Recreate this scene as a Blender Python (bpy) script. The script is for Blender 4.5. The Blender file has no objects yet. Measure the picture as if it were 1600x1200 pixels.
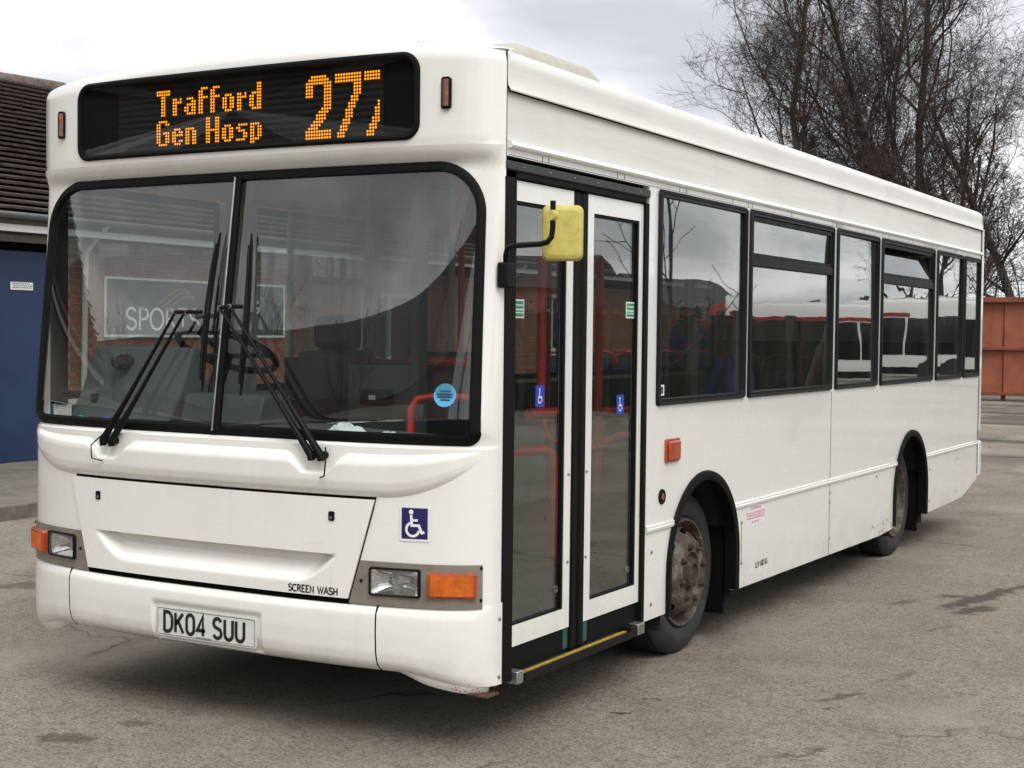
import bpy, math, random
from mathutils import Vector, Matrix
R_ = math.radians
scene = bpy.context.scene
C = scene.collection

# ---------------------------------------------------------------- camera
cam = bpy.data.cameras.new('camera'); cam_o = bpy.data.objects.new('camera', cam); C.objects.link(cam_o)
cam.sensor_width = 36; cam.lens = 36 * 2296 / 1600; cam.clip_end = 2000; cam.clip_start = .05
right, down, fwd = Vector((.86695431, .49825967, .01129275)), Vector((.02733496, -.02491298, -.99931584)), Vector((-.49763745, .86666986, -.03521833))
cam_o.matrix_world = Matrix(((right.x, -down.x, -fwd.x, 2.77609), (right.y, -down.y, -fwd.y, -4.77289), (right.z, -down.z, -fwd.z, 1.6), (0, 0, 0, 1)))
scene.camera = cam_o

# ---------------------------------------------------------------- world: bright broken overcast over a Nishita sky
SUN_EL, SUN_AZ = R_(48), R_(128)          # azimuth clockwise from +Y
world = bpy.data.worlds.new('World'); scene.world = world; world.use_nodes = True
wn, wl = world.node_tree.nodes, world.node_tree.links
wn.clear()
out = wn.new('ShaderNodeOutputWorld'); bg = wn.new('ShaderNodeBackground'); bg.inputs['Strength'].default_value = .1
sky = wn.new('ShaderNodeTexSky'); sky.sky_type = 'NISHITA'; sky.sun_disc = False; sky.sun_elevation = SUN_EL; sky.sun_rotation = SUN_AZ
tc = wn.new('ShaderNodeTexCoord'); sep = wn.new('ShaderNodeSeparateXYZ'); wl.new(tc.outputs['Generated'], sep.inputs[0])
def wmath(op, a, b=None):
    m = wn.new('ShaderNodeMath'); m.operation = op
    for i, v in enumerate((a, b)):
        if v is None: continue
        if isinstance(v, (int, float)): m.inputs[i].default_value = v
        else: wl.new(v, m.inputs[i])
    return m.outputs[0]
zz = wmath('ADD', wmath('MAXIMUM', sep.outputs['Z'], 0.0), .22)
comb = wn.new('ShaderNodeCombineXYZ')
wl.new(wmath('DIVIDE', sep.outputs['X'], zz), comb.inputs[0]); wl.new(wmath('DIVIDE', sep.outputs['Y'], zz), comb.inputs[1])
comb.inputs[2].default_value = 23.4
cl = wn.new('ShaderNodeTexNoise'); cl.inputs['Scale'].default_value = 1.35; cl.inputs['Detail'].default_value = 5; cl.inputs['Roughness'].default_value = .52; cl.inputs['Distortion'].default_value = .35
wl.new(comb.outputs[0], cl.inputs['Vector'])
cr = wn.new('ShaderNodeValToRGB'); e = cr.color_ramp.elements
e[0].position = .37; e[0].color = (4.75, 4.85, 5.15, 1); e[1].position = .63; e[1].color = (11.0, 10.9, 10.8, 1)
m1 = e.new(.49); m1.color = (6.5, 6.55, 6.8, 1)
wl.new(cl.outputs['Fac'], cr.inputs[0])
mx = wn.new('ShaderNodeMix'); mx.data_type = 'RGBA'; mx.inputs[0].default_value = .93
wl.new(sky.outputs[0], mx.inputs[6]); wl.new(cr.outputs[0], mx.inputs[7])
wl.new(mx.outputs[2], bg.inputs['Color']); wl.new(bg.outputs[0], out.inputs['Surface'])
# ---------------------------------------------------------------- sun (veiled by cloud)
sun = bpy.data.lights.new('sun', 'SUN'); sun.energy = 1.5; sun.angle = R_(32); sun.color = (1, .96, .90)
sun_o = bpy.data.objects.new('sun', sun); C.objects.link(sun_o)
sd = Vector((math.sin(SUN_AZ) * math.cos(SUN_EL), math.cos(SUN_AZ) * math.cos(SUN_EL), math.sin(SUN_EL)))
sun_o.rotation_euler = sd.to_track_quat('Z', 'Y').to_euler(); sun_o.location = (10, -10, 20)
vs = scene.view_settings; vs.view_transform = 'Standard'; vs.look = 'None'; vs.exposure = .52; vs.gamma = 1; vs.use_curve_mapping = False
scene.cycles.max_bounces = 10; scene.cycles.transparent_max_bounces = 24; scene.cycles.use_denoising = True

# ---------------------------------------------------------------- materials
M = {}
def lin(c): return tuple((v / 12.92 if v <= .04045 else ((v + .055) / 1.055) ** 2.4) for v in (x / 255 for x in c))
class NT:
    def __init__(s, name):
        m = bpy.data.materials.new(name); m.use_nodes = True; s.m = m; s.n = m.node_tree.nodes; s.l = m.node_tree.links
        s.b = s.n['Principled BSDF']; s.out = s.n['Material Output']; M[name] = m
    def coord(s, kind='Object', scale=None):
        t = s.n.new('ShaderNodeTexCoord'); o = t.outputs[kind]
        if scale:
            mp = s.n.new('ShaderNodeMapping'); mp.inputs['Scale'].default_value = scale; s.l.new(o, mp.inputs[0]); o = mp.outputs[0]
        return o
    def pos(s, scale=(1, 1, 1)):
        g = s.n.new('ShaderNodeNewGeometry'); mp = s.n.new('ShaderNodeMapping'); mp.inputs['Scale'].default_value = scale
        s.l.new(g.outputs['Position'], mp.inputs[0]); return mp.outputs[0]
    def noise(s, vec, scale, detail=4, rough=.5, dist=0):
        t = s.n.new('ShaderNodeTexNoise'); t.inputs['Scale'].default_value = scale; t.inputs['Detail'].default_value = detail
        t.inputs['Roughness'].default_value = rough; t.inputs['Distortion'].default_value = dist
        if vec is not None: s.l.new(vec, t.inputs['Vector'])
        return t.outputs['Fac']
    def ramp(s, fac, stops):
        r = s.n.new('ShaderNodeValToRGB'); el = r.color_ramp.elements
        while len(el) < len(stops): el.new(.5)
        for a, (p, c) in zip(el, stops):
            a.position = p; a.color = (c, c, c, 1) if isinstance(c, (int, float)) else (*c[:3], 1)
        s.l.new(fac, r.inputs[0]); return r.outputs[0]
    def mix(s, fac, a, b, mode='MIX'):
        x = s.n.new('ShaderNodeMix'); x.data_type = 'RGBA'; x.blend_type = mode
        for i, v in ((0, fac), (6, a), (7, b)):
            if isinstance(v, (int, float)): x.inputs[i].default_value = v if i == 0 else (v, v, v, 1)
            elif isinstance(v, tuple): x.inputs[i].default_value = (*v[:3], 1)
            else: s.l.new(v, x.inputs[i])
        return x.outputs[2]
    def math(s, op, a, b=None):
        x = s.n.new('ShaderNodeMath'); x.operation = op
        for i, v in enumerate((a, b)):
            if v is None: continue
            if isinstance(v, (int, float)): x.inputs[i].default_value = v
            else: s.l.new(v, x.inputs[i])
        return x.outputs[0]
    def set(s, **k):
        for a, v in k.items():
            i = s.b.inputs[a.replace('_', ' ')]
            if isinstance(v, bpy.types.NodeSocket): s.l.new(v, i)
            elif isinstance(v, tuple) and len(v) == 3: i.default_value = (*v, 1)
            else: i.default_value = v
        return s
    def bump(s, h, strength=.3, dist=.01):
        b = s.n.new('ShaderNodeBump'); b.inputs['Strength'].default_value = strength; b.inputs['Distance'].default_value = dist
        s.l.new(h, b.inputs['Height']); s.l.new(b.outputs[0], s.b.inputs['Normal']); return s
def plain(name, col, rough=.5, metal=0, coat=0, var=.12, scale=14, bump=0, spec=.5):
    t = NT(name); v = t.pos(); n = t.noise(v, scale, 5, .6)
    f = t.ramp(n, [(.3, 1 - var), (.7, 1 + var * .5)])
    t.set(Base_Color=t.mix(1.0, col, f, 'MULTIPLY'), Roughness=t.ramp(n, [(.3, max(0, rough - .06)), (.7, min(1, rough + .08))]), Metallic=metal, Coat_Weight=coat, Specular_IOR_Level=spec)
    if bump: t.bump(t.noise(v, scale * 8, 3), .3, bump)
    return t.m
# white coachwork: sheet metal with slight waviness, road dirt and streaks
def paint(name, col, wav=.35, dirt=1.0):
    t = NT(name); v = t.pos(); big = t.noise(v, 1.4, 3); grime = t.noise(t.pos((1, .8, .7)), 2.6, 7, .62)
    fine = t.noise(v, 60, 4, .6)
    c = t.mix(t.ramp(grime, [(.50, 0), (.82, .42 * dirt)]), col, lin((196, 190, 176)))
    c = t.mix(t.ramp(fine, [(.70, 0), (.80, .35 * dirt)]), c, lin((170, 160, 150)))
    c = t.mix(t.ramp(t.noise(t.pos((7, 7, .45)), 3, 5, .6), [(.60, 0), (.80, .30 * dirt)]), c, lin((176, 168, 152)))
    sz = t.n.new('ShaderNodeSeparateXYZ'); t.l.new(v, sz.inputs[0])
    spl = t.math('MULTIPLY', t.ramp(t.noise(t.pos((1, 1, 1)), 5, 8, .7), [(.42, 0), (.7, 1)]), t.ramp(sz.outputs['Z'], [(.26, .34), (.50, 0)]))
    c = t.mix(spl, c, lin((150, 138, 120)))
    scr = t.noise(t.pos((.6, .6, 26)), 3.5, 4, .7)
    c = t.mix(t.math('MULTIPLY', t.ramp(scr, [(.70, 0), (.74, .5 * dirt)]), t.ramp(big, [(.5, 0), (.6, 1)])), c, lin((160, 156, 150)))
    t.set(Base_Color=c, Roughness=t.ramp(grime, [(.3, .2), (.8, .38)]), Coat_Weight=1.0, Coat_Roughness=.03, IOR=1.45)
    t.bump(t.math('ADD', t.noise(t.pos((1, .7, 1)), 1.9, 2, .4), t.math('MULTIPLY', fine, .003)), wav, .02)
    return t.m
WHITE = (.82, .819, .785)
paint('white_paint', WHITE, .25, .5); paint('moulded_white', (.82, .817, .782), .06, .7)
t = NT('cove_paint'); v = t.pos(); st = t.noise(t.pos((1, .35, 9)), 3, 7, .68); bl = t.noise(v, 1.6, 5, .6)
c = t.mix(t.ramp(st, [(.45, 0), (.8, .38)]), (.74, .73, .70), lin((176, 168, 165)))
c = t.mix(t.ramp(bl, [(.5, 0), (.75, .35)]), c, lin((190, 178, 176)))
t.set(Base_Color=c, Roughness=.42, Coat_Weight=.1).bump(st, .05, .01)
plain('pod_cream', (.47, .455, .39), .5, var=.15)
plain('black_rubber', (.0045, .0045, .005), .6, var=.3, spec=.14); plain('black_plastic', (.0055, .0055, .006), .5, var=.3, spec=.18)
plain('frame_black', (.008, .0085, .0095), .5, var=.3, spec=.2); plain('soft_black', (.004, .004, .004), .9, var=.2, spec=.05)
plain('dark_grey', (.032, .035, .037), .55); plain('dash_grey', (.085, .096, .096), .7, var=.22, scale=6)
plain('panel_grey', (.06, .067, .067), .6); plain('interior_light', (.42, .43, .42), .6); plain('ceiling_grey', (.34, .35, .35), .7)
plain('lino', (.09, .09, .095), .7); plain('red_rail', (.62, .035, .03), .38, coat=.3)
plain('seat_blue', (.03, .05, .16), .9, var=.6, scale=40); plain('seat_shell', (.05, .05, .055), .5)
plain('aluminium', (.45, .45, .44), .4, .9, var=.25); plain('worn_steel', (.30, .29, .28), .45, .8, var=.35, scale=30)
plain('lamp_surround', (.25, .225, .19), .45, .25, var=.2); plain('yellow_plastic', (.57, .50, .12), .5, var=.25, scale=18)
plain('yellow_edge', (.50, .32, .02), .6, var=.4, scale=30); plain('green_tape', (.015, .09, .08), .6, var=.3)
plain('orange_lens', (.62, .125, .004), .18, coat=.8, var=.3, scale=30); plain('red_orange_lens', (.42, .06, .01), .25, coat=.6, var=.25)
plain('amber_faded', (.22, .095, .05), .4, var=.6, scale=60)
plain('sign_blue', (.016, .012, .10), .35, var=.15); plain('sticker_blue', (.01, .05, .42), .4); plain('sticker_cyan', (.10, .42, .68), .5, var=.1)
plain('sticker_green', (.02, .28, .14), .5); plain('white_print', (.80, .80, .80), .45, var=.05); plain('plate_white', (.68, .68, .66), .3, var=.12)
plain('black_print', (.012, .012, .012), .4); plain('pink_print', (.66, .22, .30), .6); plain('sticker_white', (.74, .72, .73), .6, var=.06)
plain('tissue', (.62, .68, .70), .9, var=.15, scale=40, bump=.004); plain('purple_thing', (.10, .06, .42), .5); plain('teal_thing', (.08, .34, .42), .5)
plain('brown_plastic', (.045, .028, .026), .25, coat=.4)
plain('under_black', (.02, .019, .018), .9, var=.4); plain('rust', (.075, .04, .025), .85, var=.5, scale=60); plain('chip_red', (.40, .03, .03), .6)
t = NT('tyre'); v = t.pos(); n = t.noise(v, 9, 6, .65)
t.set(Base_Color=t.ramp(n, [(.3, (.014, .014, .014)), (.6, (.03, .029, .027)), (.85, (.07, .064, .056))]), Roughness=.82).bump(t.noise(v, 120, 3), .3, .003)
t = NT('dirty_rim'); v = t.coord(); n = t.noise(v, 11, 8, .7); n2 = t.noise(v, 55, 5, .7)
c = t.ramp(n, [(.32, (.03, .023, .018)), (.5, (.10, .08, .062)), (.70, (.26, .235, .20))])
c = t.mix(t.ramp(n2, [(.5, 0), (.68, .9)]), c, (.05, .037, .028))
t.set(Base_Color=c, Roughness=.75, Metallic=.15).bump(n2, .6, .004)
t = NT('grimy_hub'); v = t.coord(); n = t.noise(v, 40, 8, .75)
t.set(Base_Color=t.ramp(n, [(.35, (.014, .011, .009)), (.55, (.055, .038, .026)), (.75, (.17, .13, .10))]), Roughness=.85).bump(n, .8, .006)
def emit(name, col, s):
    t = NT(name); em = t.n.new('ShaderNodeEmission'); em.inputs[0].default_value = (*col, 1); em.inputs[1].default_value = s
    t.l.new(em.outputs[0], t.out.inputs[0])
emit('led_amber', (1.0, .30, .012), 1.45)
t = NT('led_panel'); sp = t.n.new('ShaderNodeSeparateXYZ'); t.l.new(t.pos(), sp.inputs[0])
w = t.math('SINE', t.math('MULTIPLY', sp.outputs['Z'], 2 * math.pi / .0256))
t.set(Base_Color=t.ramp(t.math('ADD', t.math('MULTIPLY', w, .5), .5), [(.3, .005), (.8, .017)]), Roughness=.7, Specular_IOR_Level=.1)
# thin glass: clear transmission plus mirror reflection, stronger at grazing angles
def glass(name, tint, f0, wobble=0, dirt=.05):
    t = NT(name); tr = t.n.new('ShaderNodeBsdfTransparent'); tr.inputs[0].default_value = (*tint, 1)
    gl = t.n.new('ShaderNodeBsdfGlossy'); gl.inputs['Roughness'].default_value = .0; gl.inputs[0].default_value = (.95, .97, .96, 1)
    lw = t.n.new('ShaderNodeLayerWeight'); lw.inputs['Blend'].default_value = .5
    p5 = t.math('POWER', lw.outputs['Facing'], 4.0)
    fac = t.math('ADD', t.math('MULTIPLY', p5, 1 - f0), f0)
    mxs = t.n.new('ShaderNodeMixShader'); t.l.new(fac, mxs.inputs[0]); t.l.new(tr.outputs[0], mxs.inputs[1]); t.l.new(gl.outputs[0], mxs.inputs[2])
    df = t.n.new('ShaderNodeBsdfDiffuse'); df.inputs[0].default_value = (.42, .41, .38, 1)
    dn = t.ramp(t.noise(t.pos((1, 1, .35)), 4, 7, .65), [(.42, dirt * .25), (.8, dirt * 2)])
    m2 = t.n.new('ShaderNodeMixShader'); t.l.new(dn, m2.inputs[0]); t.l.new(mxs.outputs[0], m2.inputs[1]); t.l.new(df.outputs[0], m2.inputs[2])
    t.l.new(m2.outputs[0], t.out.inputs[0])
    if wobble:
        b = t.n.new('ShaderNodeBump'); b.inputs['Strength'].default_value = wobble; b.inputs['Distance'].default_value = .01
        t.l.new(t.noise(t.pos((1, 1, 1)), 1.5, 2, .4), b.inputs['Height']); t.l.new(b.outputs[0], gl.inputs['Normal'])
glass('screen_glass', (.82, .88, .85), .105, .14, .02); glass('window_glass', (.66, .69, .68), .17, .12, .02)
glass('door_glass', (.88, .90, .89), .10, .10, .008); glass('far_glass', (.72, .76, .75), .08, 0, .03); glass('lens_glass', (.90, .91, .91), .08, 0, .10)
glass('display_glass', (.86, .88, .88), .018, 0, .006)
t = NT('reflector'); t.set(Base_Color=t.ramp(t.noise(t.pos((1, 1, .35)), 26, 5, .6), [(.3, .6), (.5, .8), (.7, .9)]), Metallic=1.0, Roughness=.18).bump(t.noise(t.pos((1, 1, .5)), 34, 2, .4), .12, .02)
# ground
t = NT('asphalt'); v = t.pos()
big = t.noise(v, .35, 4, .55); mid = t.noise(v, 2.2, 6, .62); agg = t.noise(v, 75, 3, .65); grit = t.noise(v, 20, 7, .75)
c = t.ramp(mid, [(.25, (.215, .187, .15)), (.5, (.295, .261, .213)), (.78, (.37, .333, .278))])
c = t.mix(t.ramp(big, [(.4, 0), (.7, .5)]), c, (.185, .162, .134))
c = t.mix(t.ramp(grit, [(.47, 0), (.64, .8)]), c, (.135, .117, .095))
vo = t.n.new('ShaderNodeTexVoronoi'); vo.inputs['Scale'].default_value = 70; t.l.new(v, vo.inputs['Vector'])
c = t.mix(t.ramp(vo.outputs['Distance'], [(.05, .75), (.34, 0)]), c, (.40, .37, .325))
c = t.mix(t.ramp(agg, [(.36, .85), (.50, 0)]), c, (.07, .061, .052))
# worn, darker scars and damp marks, long in one direction
sc = t.noise(t.pos((.55, .16, 1)), 1.6, 8, .66, .6); msk = t.noise(t.pos((.2, .2, 1)), .9, 3)
scm = t.math('MULTIPLY', t.ramp(sc, [(.63, 0), (.71, .6)]), t.ramp(msk, [(.42, 0), (.58, 1)]))
c = t.mix(scm, c, (.075, .066, .058))
pat = t.noise(t.pos((.10, .5, 1)), .5, 5, .6)
sepg = t.n.new('ShaderNodeSeparateXYZ'); t.l.new(v, sepg.inputs[0])
farm = t.ramp(t.math('MULTIPLY', sepg.outputs['Y'], .01), [(.10, 0), (.17, 1)])
c = t.mix(t.math('MULTIPLY', t.ramp(pat, [(.46, 0), (.56, .75)]), farm), c, (.085, .076, .068))
lt = t.noise(t.pos((.8, .45, 1)), 1.1, 6, .6, .4)
c = t.mix(t.ramp(lt, [(.50, 0), (.66, .5)]), c, (.36, .325, .275))
ck = t.n.new('ShaderNodeTexVoronoi'); ck.feature = 'DISTANCE_TO_EDGE'; ck.inputs['Scale'].default_value = .55
cw_ = t.n.new('ShaderNodeTexNoise'); cw_.inputs['Scale'].default_value = 2.5; cw_.inputs['Detail'].default_value = 6; t.l.new(v, cw_.inputs['Vector'])
cm = t.n.new('ShaderNodeVectorMath'); cm.operation = 'MULTIPLY_ADD'; t.l.new(cw_.outputs['Color'], cm.inputs[0]); cm.inputs[1].default_value = (.55, .55, 0); t.l.new(v, cm.inputs[2]); t.l.new(cm.outputs[0], ck.inputs['Vector'])
crk = t.math('MULTIPLY', t.ramp(ck.outputs['Distance'], [(.002, .75), (.009, 0)]), t.ramp(t.noise(v, .7, 3), [(.48, 0), (.60, 1)]))
c = t.mix(crk, c, (.06, .052, .044))
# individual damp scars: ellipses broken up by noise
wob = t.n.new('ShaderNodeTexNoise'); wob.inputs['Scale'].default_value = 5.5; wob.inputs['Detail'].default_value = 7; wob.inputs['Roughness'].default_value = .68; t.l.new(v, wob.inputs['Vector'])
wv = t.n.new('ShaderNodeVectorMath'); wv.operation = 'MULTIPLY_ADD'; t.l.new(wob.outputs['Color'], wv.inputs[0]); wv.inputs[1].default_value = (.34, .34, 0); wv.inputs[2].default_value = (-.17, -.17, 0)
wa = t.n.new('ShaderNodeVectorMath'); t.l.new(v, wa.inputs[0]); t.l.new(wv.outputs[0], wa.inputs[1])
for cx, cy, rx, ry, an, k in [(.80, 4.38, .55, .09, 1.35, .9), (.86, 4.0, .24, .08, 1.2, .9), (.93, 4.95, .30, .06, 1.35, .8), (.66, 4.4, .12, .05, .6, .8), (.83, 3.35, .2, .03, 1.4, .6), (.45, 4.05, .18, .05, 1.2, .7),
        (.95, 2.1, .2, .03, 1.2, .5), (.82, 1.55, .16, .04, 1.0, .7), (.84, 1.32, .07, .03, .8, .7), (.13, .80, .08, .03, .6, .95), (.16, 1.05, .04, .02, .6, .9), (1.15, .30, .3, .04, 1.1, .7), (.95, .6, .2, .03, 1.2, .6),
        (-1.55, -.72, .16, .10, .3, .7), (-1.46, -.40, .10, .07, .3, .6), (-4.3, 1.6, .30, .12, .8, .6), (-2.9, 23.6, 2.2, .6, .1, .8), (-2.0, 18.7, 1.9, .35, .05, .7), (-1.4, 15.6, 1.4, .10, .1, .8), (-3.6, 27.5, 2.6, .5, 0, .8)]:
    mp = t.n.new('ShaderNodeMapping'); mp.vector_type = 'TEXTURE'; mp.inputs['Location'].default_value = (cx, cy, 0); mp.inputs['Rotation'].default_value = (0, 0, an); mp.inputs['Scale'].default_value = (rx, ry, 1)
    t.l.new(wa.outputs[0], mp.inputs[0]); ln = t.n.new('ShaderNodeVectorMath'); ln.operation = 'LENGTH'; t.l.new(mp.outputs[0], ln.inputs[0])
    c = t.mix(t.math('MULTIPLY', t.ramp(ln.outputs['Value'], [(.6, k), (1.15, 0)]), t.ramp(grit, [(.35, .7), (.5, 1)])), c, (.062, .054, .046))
rg = t.math('ADD', t.math('MULTIPLY', agg, .5), t.math('ADD', t.math('MULTIPLY', grit, .6), t.math('MULTIPLY', scm, -.8)))
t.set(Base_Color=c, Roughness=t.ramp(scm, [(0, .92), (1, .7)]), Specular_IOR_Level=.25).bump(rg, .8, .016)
plain('stain', (.062, .054, .047), .8, var=.5, scale=40, bump=.01); plain('oil_stain', (.10, .088, .075), .75, var=.5, scale=30, bump=.006)
plain('concrete', (.17, .155, .135), .9, var=.3, scale=5, bump=.006); plain('kerb_stone', (.17, .155, .135), .9, var=.35, scale=9, bump=.01)
plain('blue_steel', (.014, .037, .10), .45, var=.22, scale=3); plain('white_board', (.72, .72, .70), .5, var=.1); plain('soffit', (.10, .085, .07), .8)
plain('gutter_grey', (.18, .19, .19), .5); plain('roof_tile', (.125, .098, .085), .85, var=.45, scale=7, bump=.01); plain('ridge_tile', (.15, .12, .105), .9, var=.6, scale=16)
plain('mortar', (.38, .34, .30), .95); plain('sign_board', (.045, .055, .06), .4); plain('gold_print', (.35, .28, .13), .5)
def brick(name, cols, rnd='Random'):
    t = NT(name); o = t.n.new('ShaderNodeObjectInfo'); g = t.n.new('ShaderNodeNewGeometry')
    r = t.math('FRACT', t.math('ADD', o.outputs['Random'], g.outputs['Random Per Island']))
    c = t.ramp(r, [(0, cols[0]), (.5, cols[1]), (1, cols[2])])
    n = t.noise(t.pos(), 30, 5, .6)
    t.set(Base_Color=t.mix(1.0, c, t.ramp(n, [(.3, .75), (.7, 1.15)]), 'MULTIPLY'), Roughness=.9).bump(n, .4, .004)
brick('brick_red', ((.24, .085, .05), (.33, .125, .075), (.27, .11, .08)))
t = NT('brickwork'); bt = t.n.new('ShaderNodeTexBrick'); bt.inputs['Scale'].default_value = 4.4; bt.inputs['Color1'].default_value = (.22, .085, .06, 1); bt.inputs['Color2'].default_value = (.16, .06, .045, 1); bt.inputs['Mortar'].default_value = (.3, .27, .24, 1)
bt.inputs['Row Height'].default_value = .33; bt.inputs['Brick Width'].default_value = 1
sp = t.n.new('ShaderNodeSeparateXYZ'); t.l.new(t.pos(), sp.inputs[0]); cb = t.n.new('ShaderNodeCombineXYZ')
t.l.new(t.math('ADD', sp.outputs['X'], sp.outputs['Y']), cb.inputs[0]); t.l.new(sp.outputs['Z'], cb.inputs[1]); t.l.new(cb.outputs[0], bt.inputs[0])
t.set(Base_Color=bt.outputs['Color'], Roughness=.9)
plain('slate', (.05, .048, .05), .7, var=.4, scale=4); plain('rust_steel', (.30, .092, .048), .65, var=.28, scale=2.5, bump=.01); plain('rust_rail', (.22, .06, .035), .65, var=.3, scale=4)
plain('galvanised', (.10, .105, .105), .6, .3); plain('bark', (.045, .036, .031), .95, var=.5, scale=5); plain('twig', (.062, .042, .036), .95, var=.4, scale=2); plain('pale_bark', (.16, .145, .125), .95, var=.6, scale=3)
plain('ivy', (.018, .024, .012), .9, var=.5, scale=5); plain('bus_red', (.33, .018, .015), .3, coat=.4); plain('tint_dark', (.01, .011, .012), .08, var=.1)
plain('hedge', (.022, .026, .014), .95, var=.6, scale=3)

# ---------------------------------------------------------------- helpers
class G:
    """collects geometry that becomes ONE mesh object"""
    def __init__(s): s.v = []; s.f = []
    def add(s, vs, fs):
        o = len(s.v); s.v += [tuple(p) for p in vs]; s.f += [tuple(i + o for i in f) for f in fs]; return s
    def box(s, x0, x1, y0, y1, z0, z1):
        v = [(x, y, z) for z in (z0, z1) for y in (y0, y1) for x in (x0, x1)]
        return s.add(v, [(0, 2, 3, 1), (4, 5, 7, 6), (0, 1, 5, 4), (2, 6, 7, 3), (0, 4, 6, 2), (1, 3, 7, 5)])
    def prism(s, pts, axis, a, b):
        """polygon in the other two axes (in xyz order) extruded along axis a..b"""
        def mk(p, t):
            q = list(p); q.insert(axis, t); return q
        n = len(pts); v = [mk(p, a) for p in pts] + [mk(p, b) for p in pts]
        f = [tuple(range(n)), tuple(range(2 * n - 1, n - 1, -1))] + [(i, (i + 1) % n, n + (i + 1) % n, n + i) for i in range(n)]
        return s.add(v, f)
    def tube(s, path, r, n=8, cap=True):
        path = [Vector(p) for p in path]; rs = r if isinstance(r, (list, tuple)) else [r] * len(path); v = []; f = []; u = None
        for i, p in enumerate(path):
            d = (path[min(i + 1, len(path) - 1)] - path[max(i - 1, 0)]).normalized()
            if u is None: u = d.orthogonal().normalized()
            u = (u - d * u.dot(d)); u = u.normalized() if u.length > 1e-6 else d.orthogonal().normalized()
            w = d.cross(u)
            for k in range(n):
                a = 2 * math.pi * k / n; v.append(p + (u * math.cos(a) + w * math.sin(a)) * rs[i])
        for i in range(len(path) - 1):
            for k in range(n): f.append((i * n + k, i * n + (k + 1) % n, (i + 1) * n + (k + 1) % n, (i + 1) * n + k))
        if cap: f += [tuple(range(n - 1, -1, -1)), tuple(range((len(path) - 1) * n, len(path) * n))]
        return s.add(v, f)
    def lathe(s, prof, axis=0, c=(0, 0, 0), n=40, closed=False):
        """prof: (along axis, radius)"""
        v = []; f = []; o1, o2 = [(1, 2), (2, 0), (0, 1)][axis]
        for a, r in prof:
            for k in range(n):
                t = 2 * math.pi * k / n; p = list(c); p[axis] += a; p[o1] += r * math.cos(t); p[o2] += r * math.sin(t); v.append(p)
        m = len(prof)
        for i in range(m if closed else m - 1):
            j = (i + 1) % m
            for k in range(n): f.append((i * n + k, i * n + (k + 1) % n, j * n + (k + 1) % n, j * n + k))
        return s.add(v, f)
    def sheet(s, rows, closed=False):
        n = len(rows[0]); v = [p for r in rows for p in r]; f = []
        for i in range(len(rows) - 1):
            for k in range(n if closed else n - 1): f.append((i * n + k, i * n + (k + 1) % n, (i + 1) * n + (k + 1) % n, (i + 1) * n + k))
        return s.add(v, f)
    def ball(s, c, r, n=10):
        rx, ry, rz = r if isinstance(r, tuple) else (r, r, r)
        return s.sheet([[(c[0] + rx * math.sin(math.pi * i / n) * math.cos(2 * math.pi * k / (2 * n)), c[1] + ry * math.sin(math.pi * i / n) * math.sin(2 * math.pi * k / (2 * n)), c[2] + rz * math.cos(math.pi * i / n)) for k in range(2 * n)] for i in range(n + 1)], True)
    def build(s, name, mat, parent=None, smooth=None, bevel=0, solid=0, loc=None):
        me = bpy.data.meshes.new(name); me.from_pydata(s.v, [], s.f); me.materials.append(M[mat] if isinstance(mat, str) else mat)
        if smooth:
            me.polygons.foreach_set('use_smooth', [True] * len(me.polygons)); me.set_sharp_from_angle(angle=R_(smooth))
        o = bpy.data.objects.new(name, me); C.objects.link(o); put(o, parent)
        if loc: o.location = loc
        if solid:
            m = o.modifiers.new('thickness', 'SOLIDIFY'); m.thickness = solid; m.offset = -1
        if bevel:
            m = o.modifiers.new('bevel', 'BEVEL'); m.width = bevel; m.segments = 2; m.limit_method = 'ANGLE'; m.angle_limit = R_(50)
            if not smooth:
                me.polygons.foreach_set('use_smooth', [True] * len(me.polygons)); me.set_sharp_from_angle(angle=R_(30)); m.harden_normals = False
        return o
def fixn(o):
    import bmesh
    bm = bmesh.new(); bm.from_mesh(o.data); bmesh.ops.recalc_face_normals(bm, faces=bm.faces); bm.to_mesh(o.data); bm.free(); return o
def put(o, parent):
    if parent is None: return
    o.parent = parent
    if parent.type == 'EMPTY': o.matrix_parent_inverse = Matrix.Translation(-parent.location)
def tag(o, label, cat, group=None):
    o['label'] = label; o['category'] = cat
    if group: o['group'] = group
    return o
def thing(name, label, cat, loc, group=None):
    o = bpy.data.objects.new(name, None); C.objects.link(o); o.location = loc; o.empty_display_size = .3
    return tag(o, label, cat, group)
def kind(o, k='structure'): o['kind'] = k; return o
def part_copy(o, parent, loc=None, rot=None):
    c = o.copy(); C.objects.link(c); c.parent = parent
    if loc is not None: c.location = loc
    if rot is not None: c.rotation_euler = rot
    for ch in o.children: part_copy(ch, c)
    return c
def lerp(a, b, t): return a + (b - a) * t
def sstep(a, b, x):
    t = max(0, min(1, (x - a) / (b - a))); return t * t * (3 - 2 * t)
def pl(tab, x):
    if x <= tab[0][0]: return tab[0][1:]
    for (a, *p), (b, *q) in zip(tab, tab[1:]):
        if x <= b: t = (x - a) / (b - a); return [lerp(i, j, t) for i, j in zip(p, q)]
    return tab[-1][1:]
def arc(cx, cy, rx, ry, a0, a1, n=8): return [(cx + rx * math.cos(R_(lerp(a0, a1, i / n))), cy + ry * math.sin(R_(lerp(a0, a1, i / n)))) for i in range(n + 1)]
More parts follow.
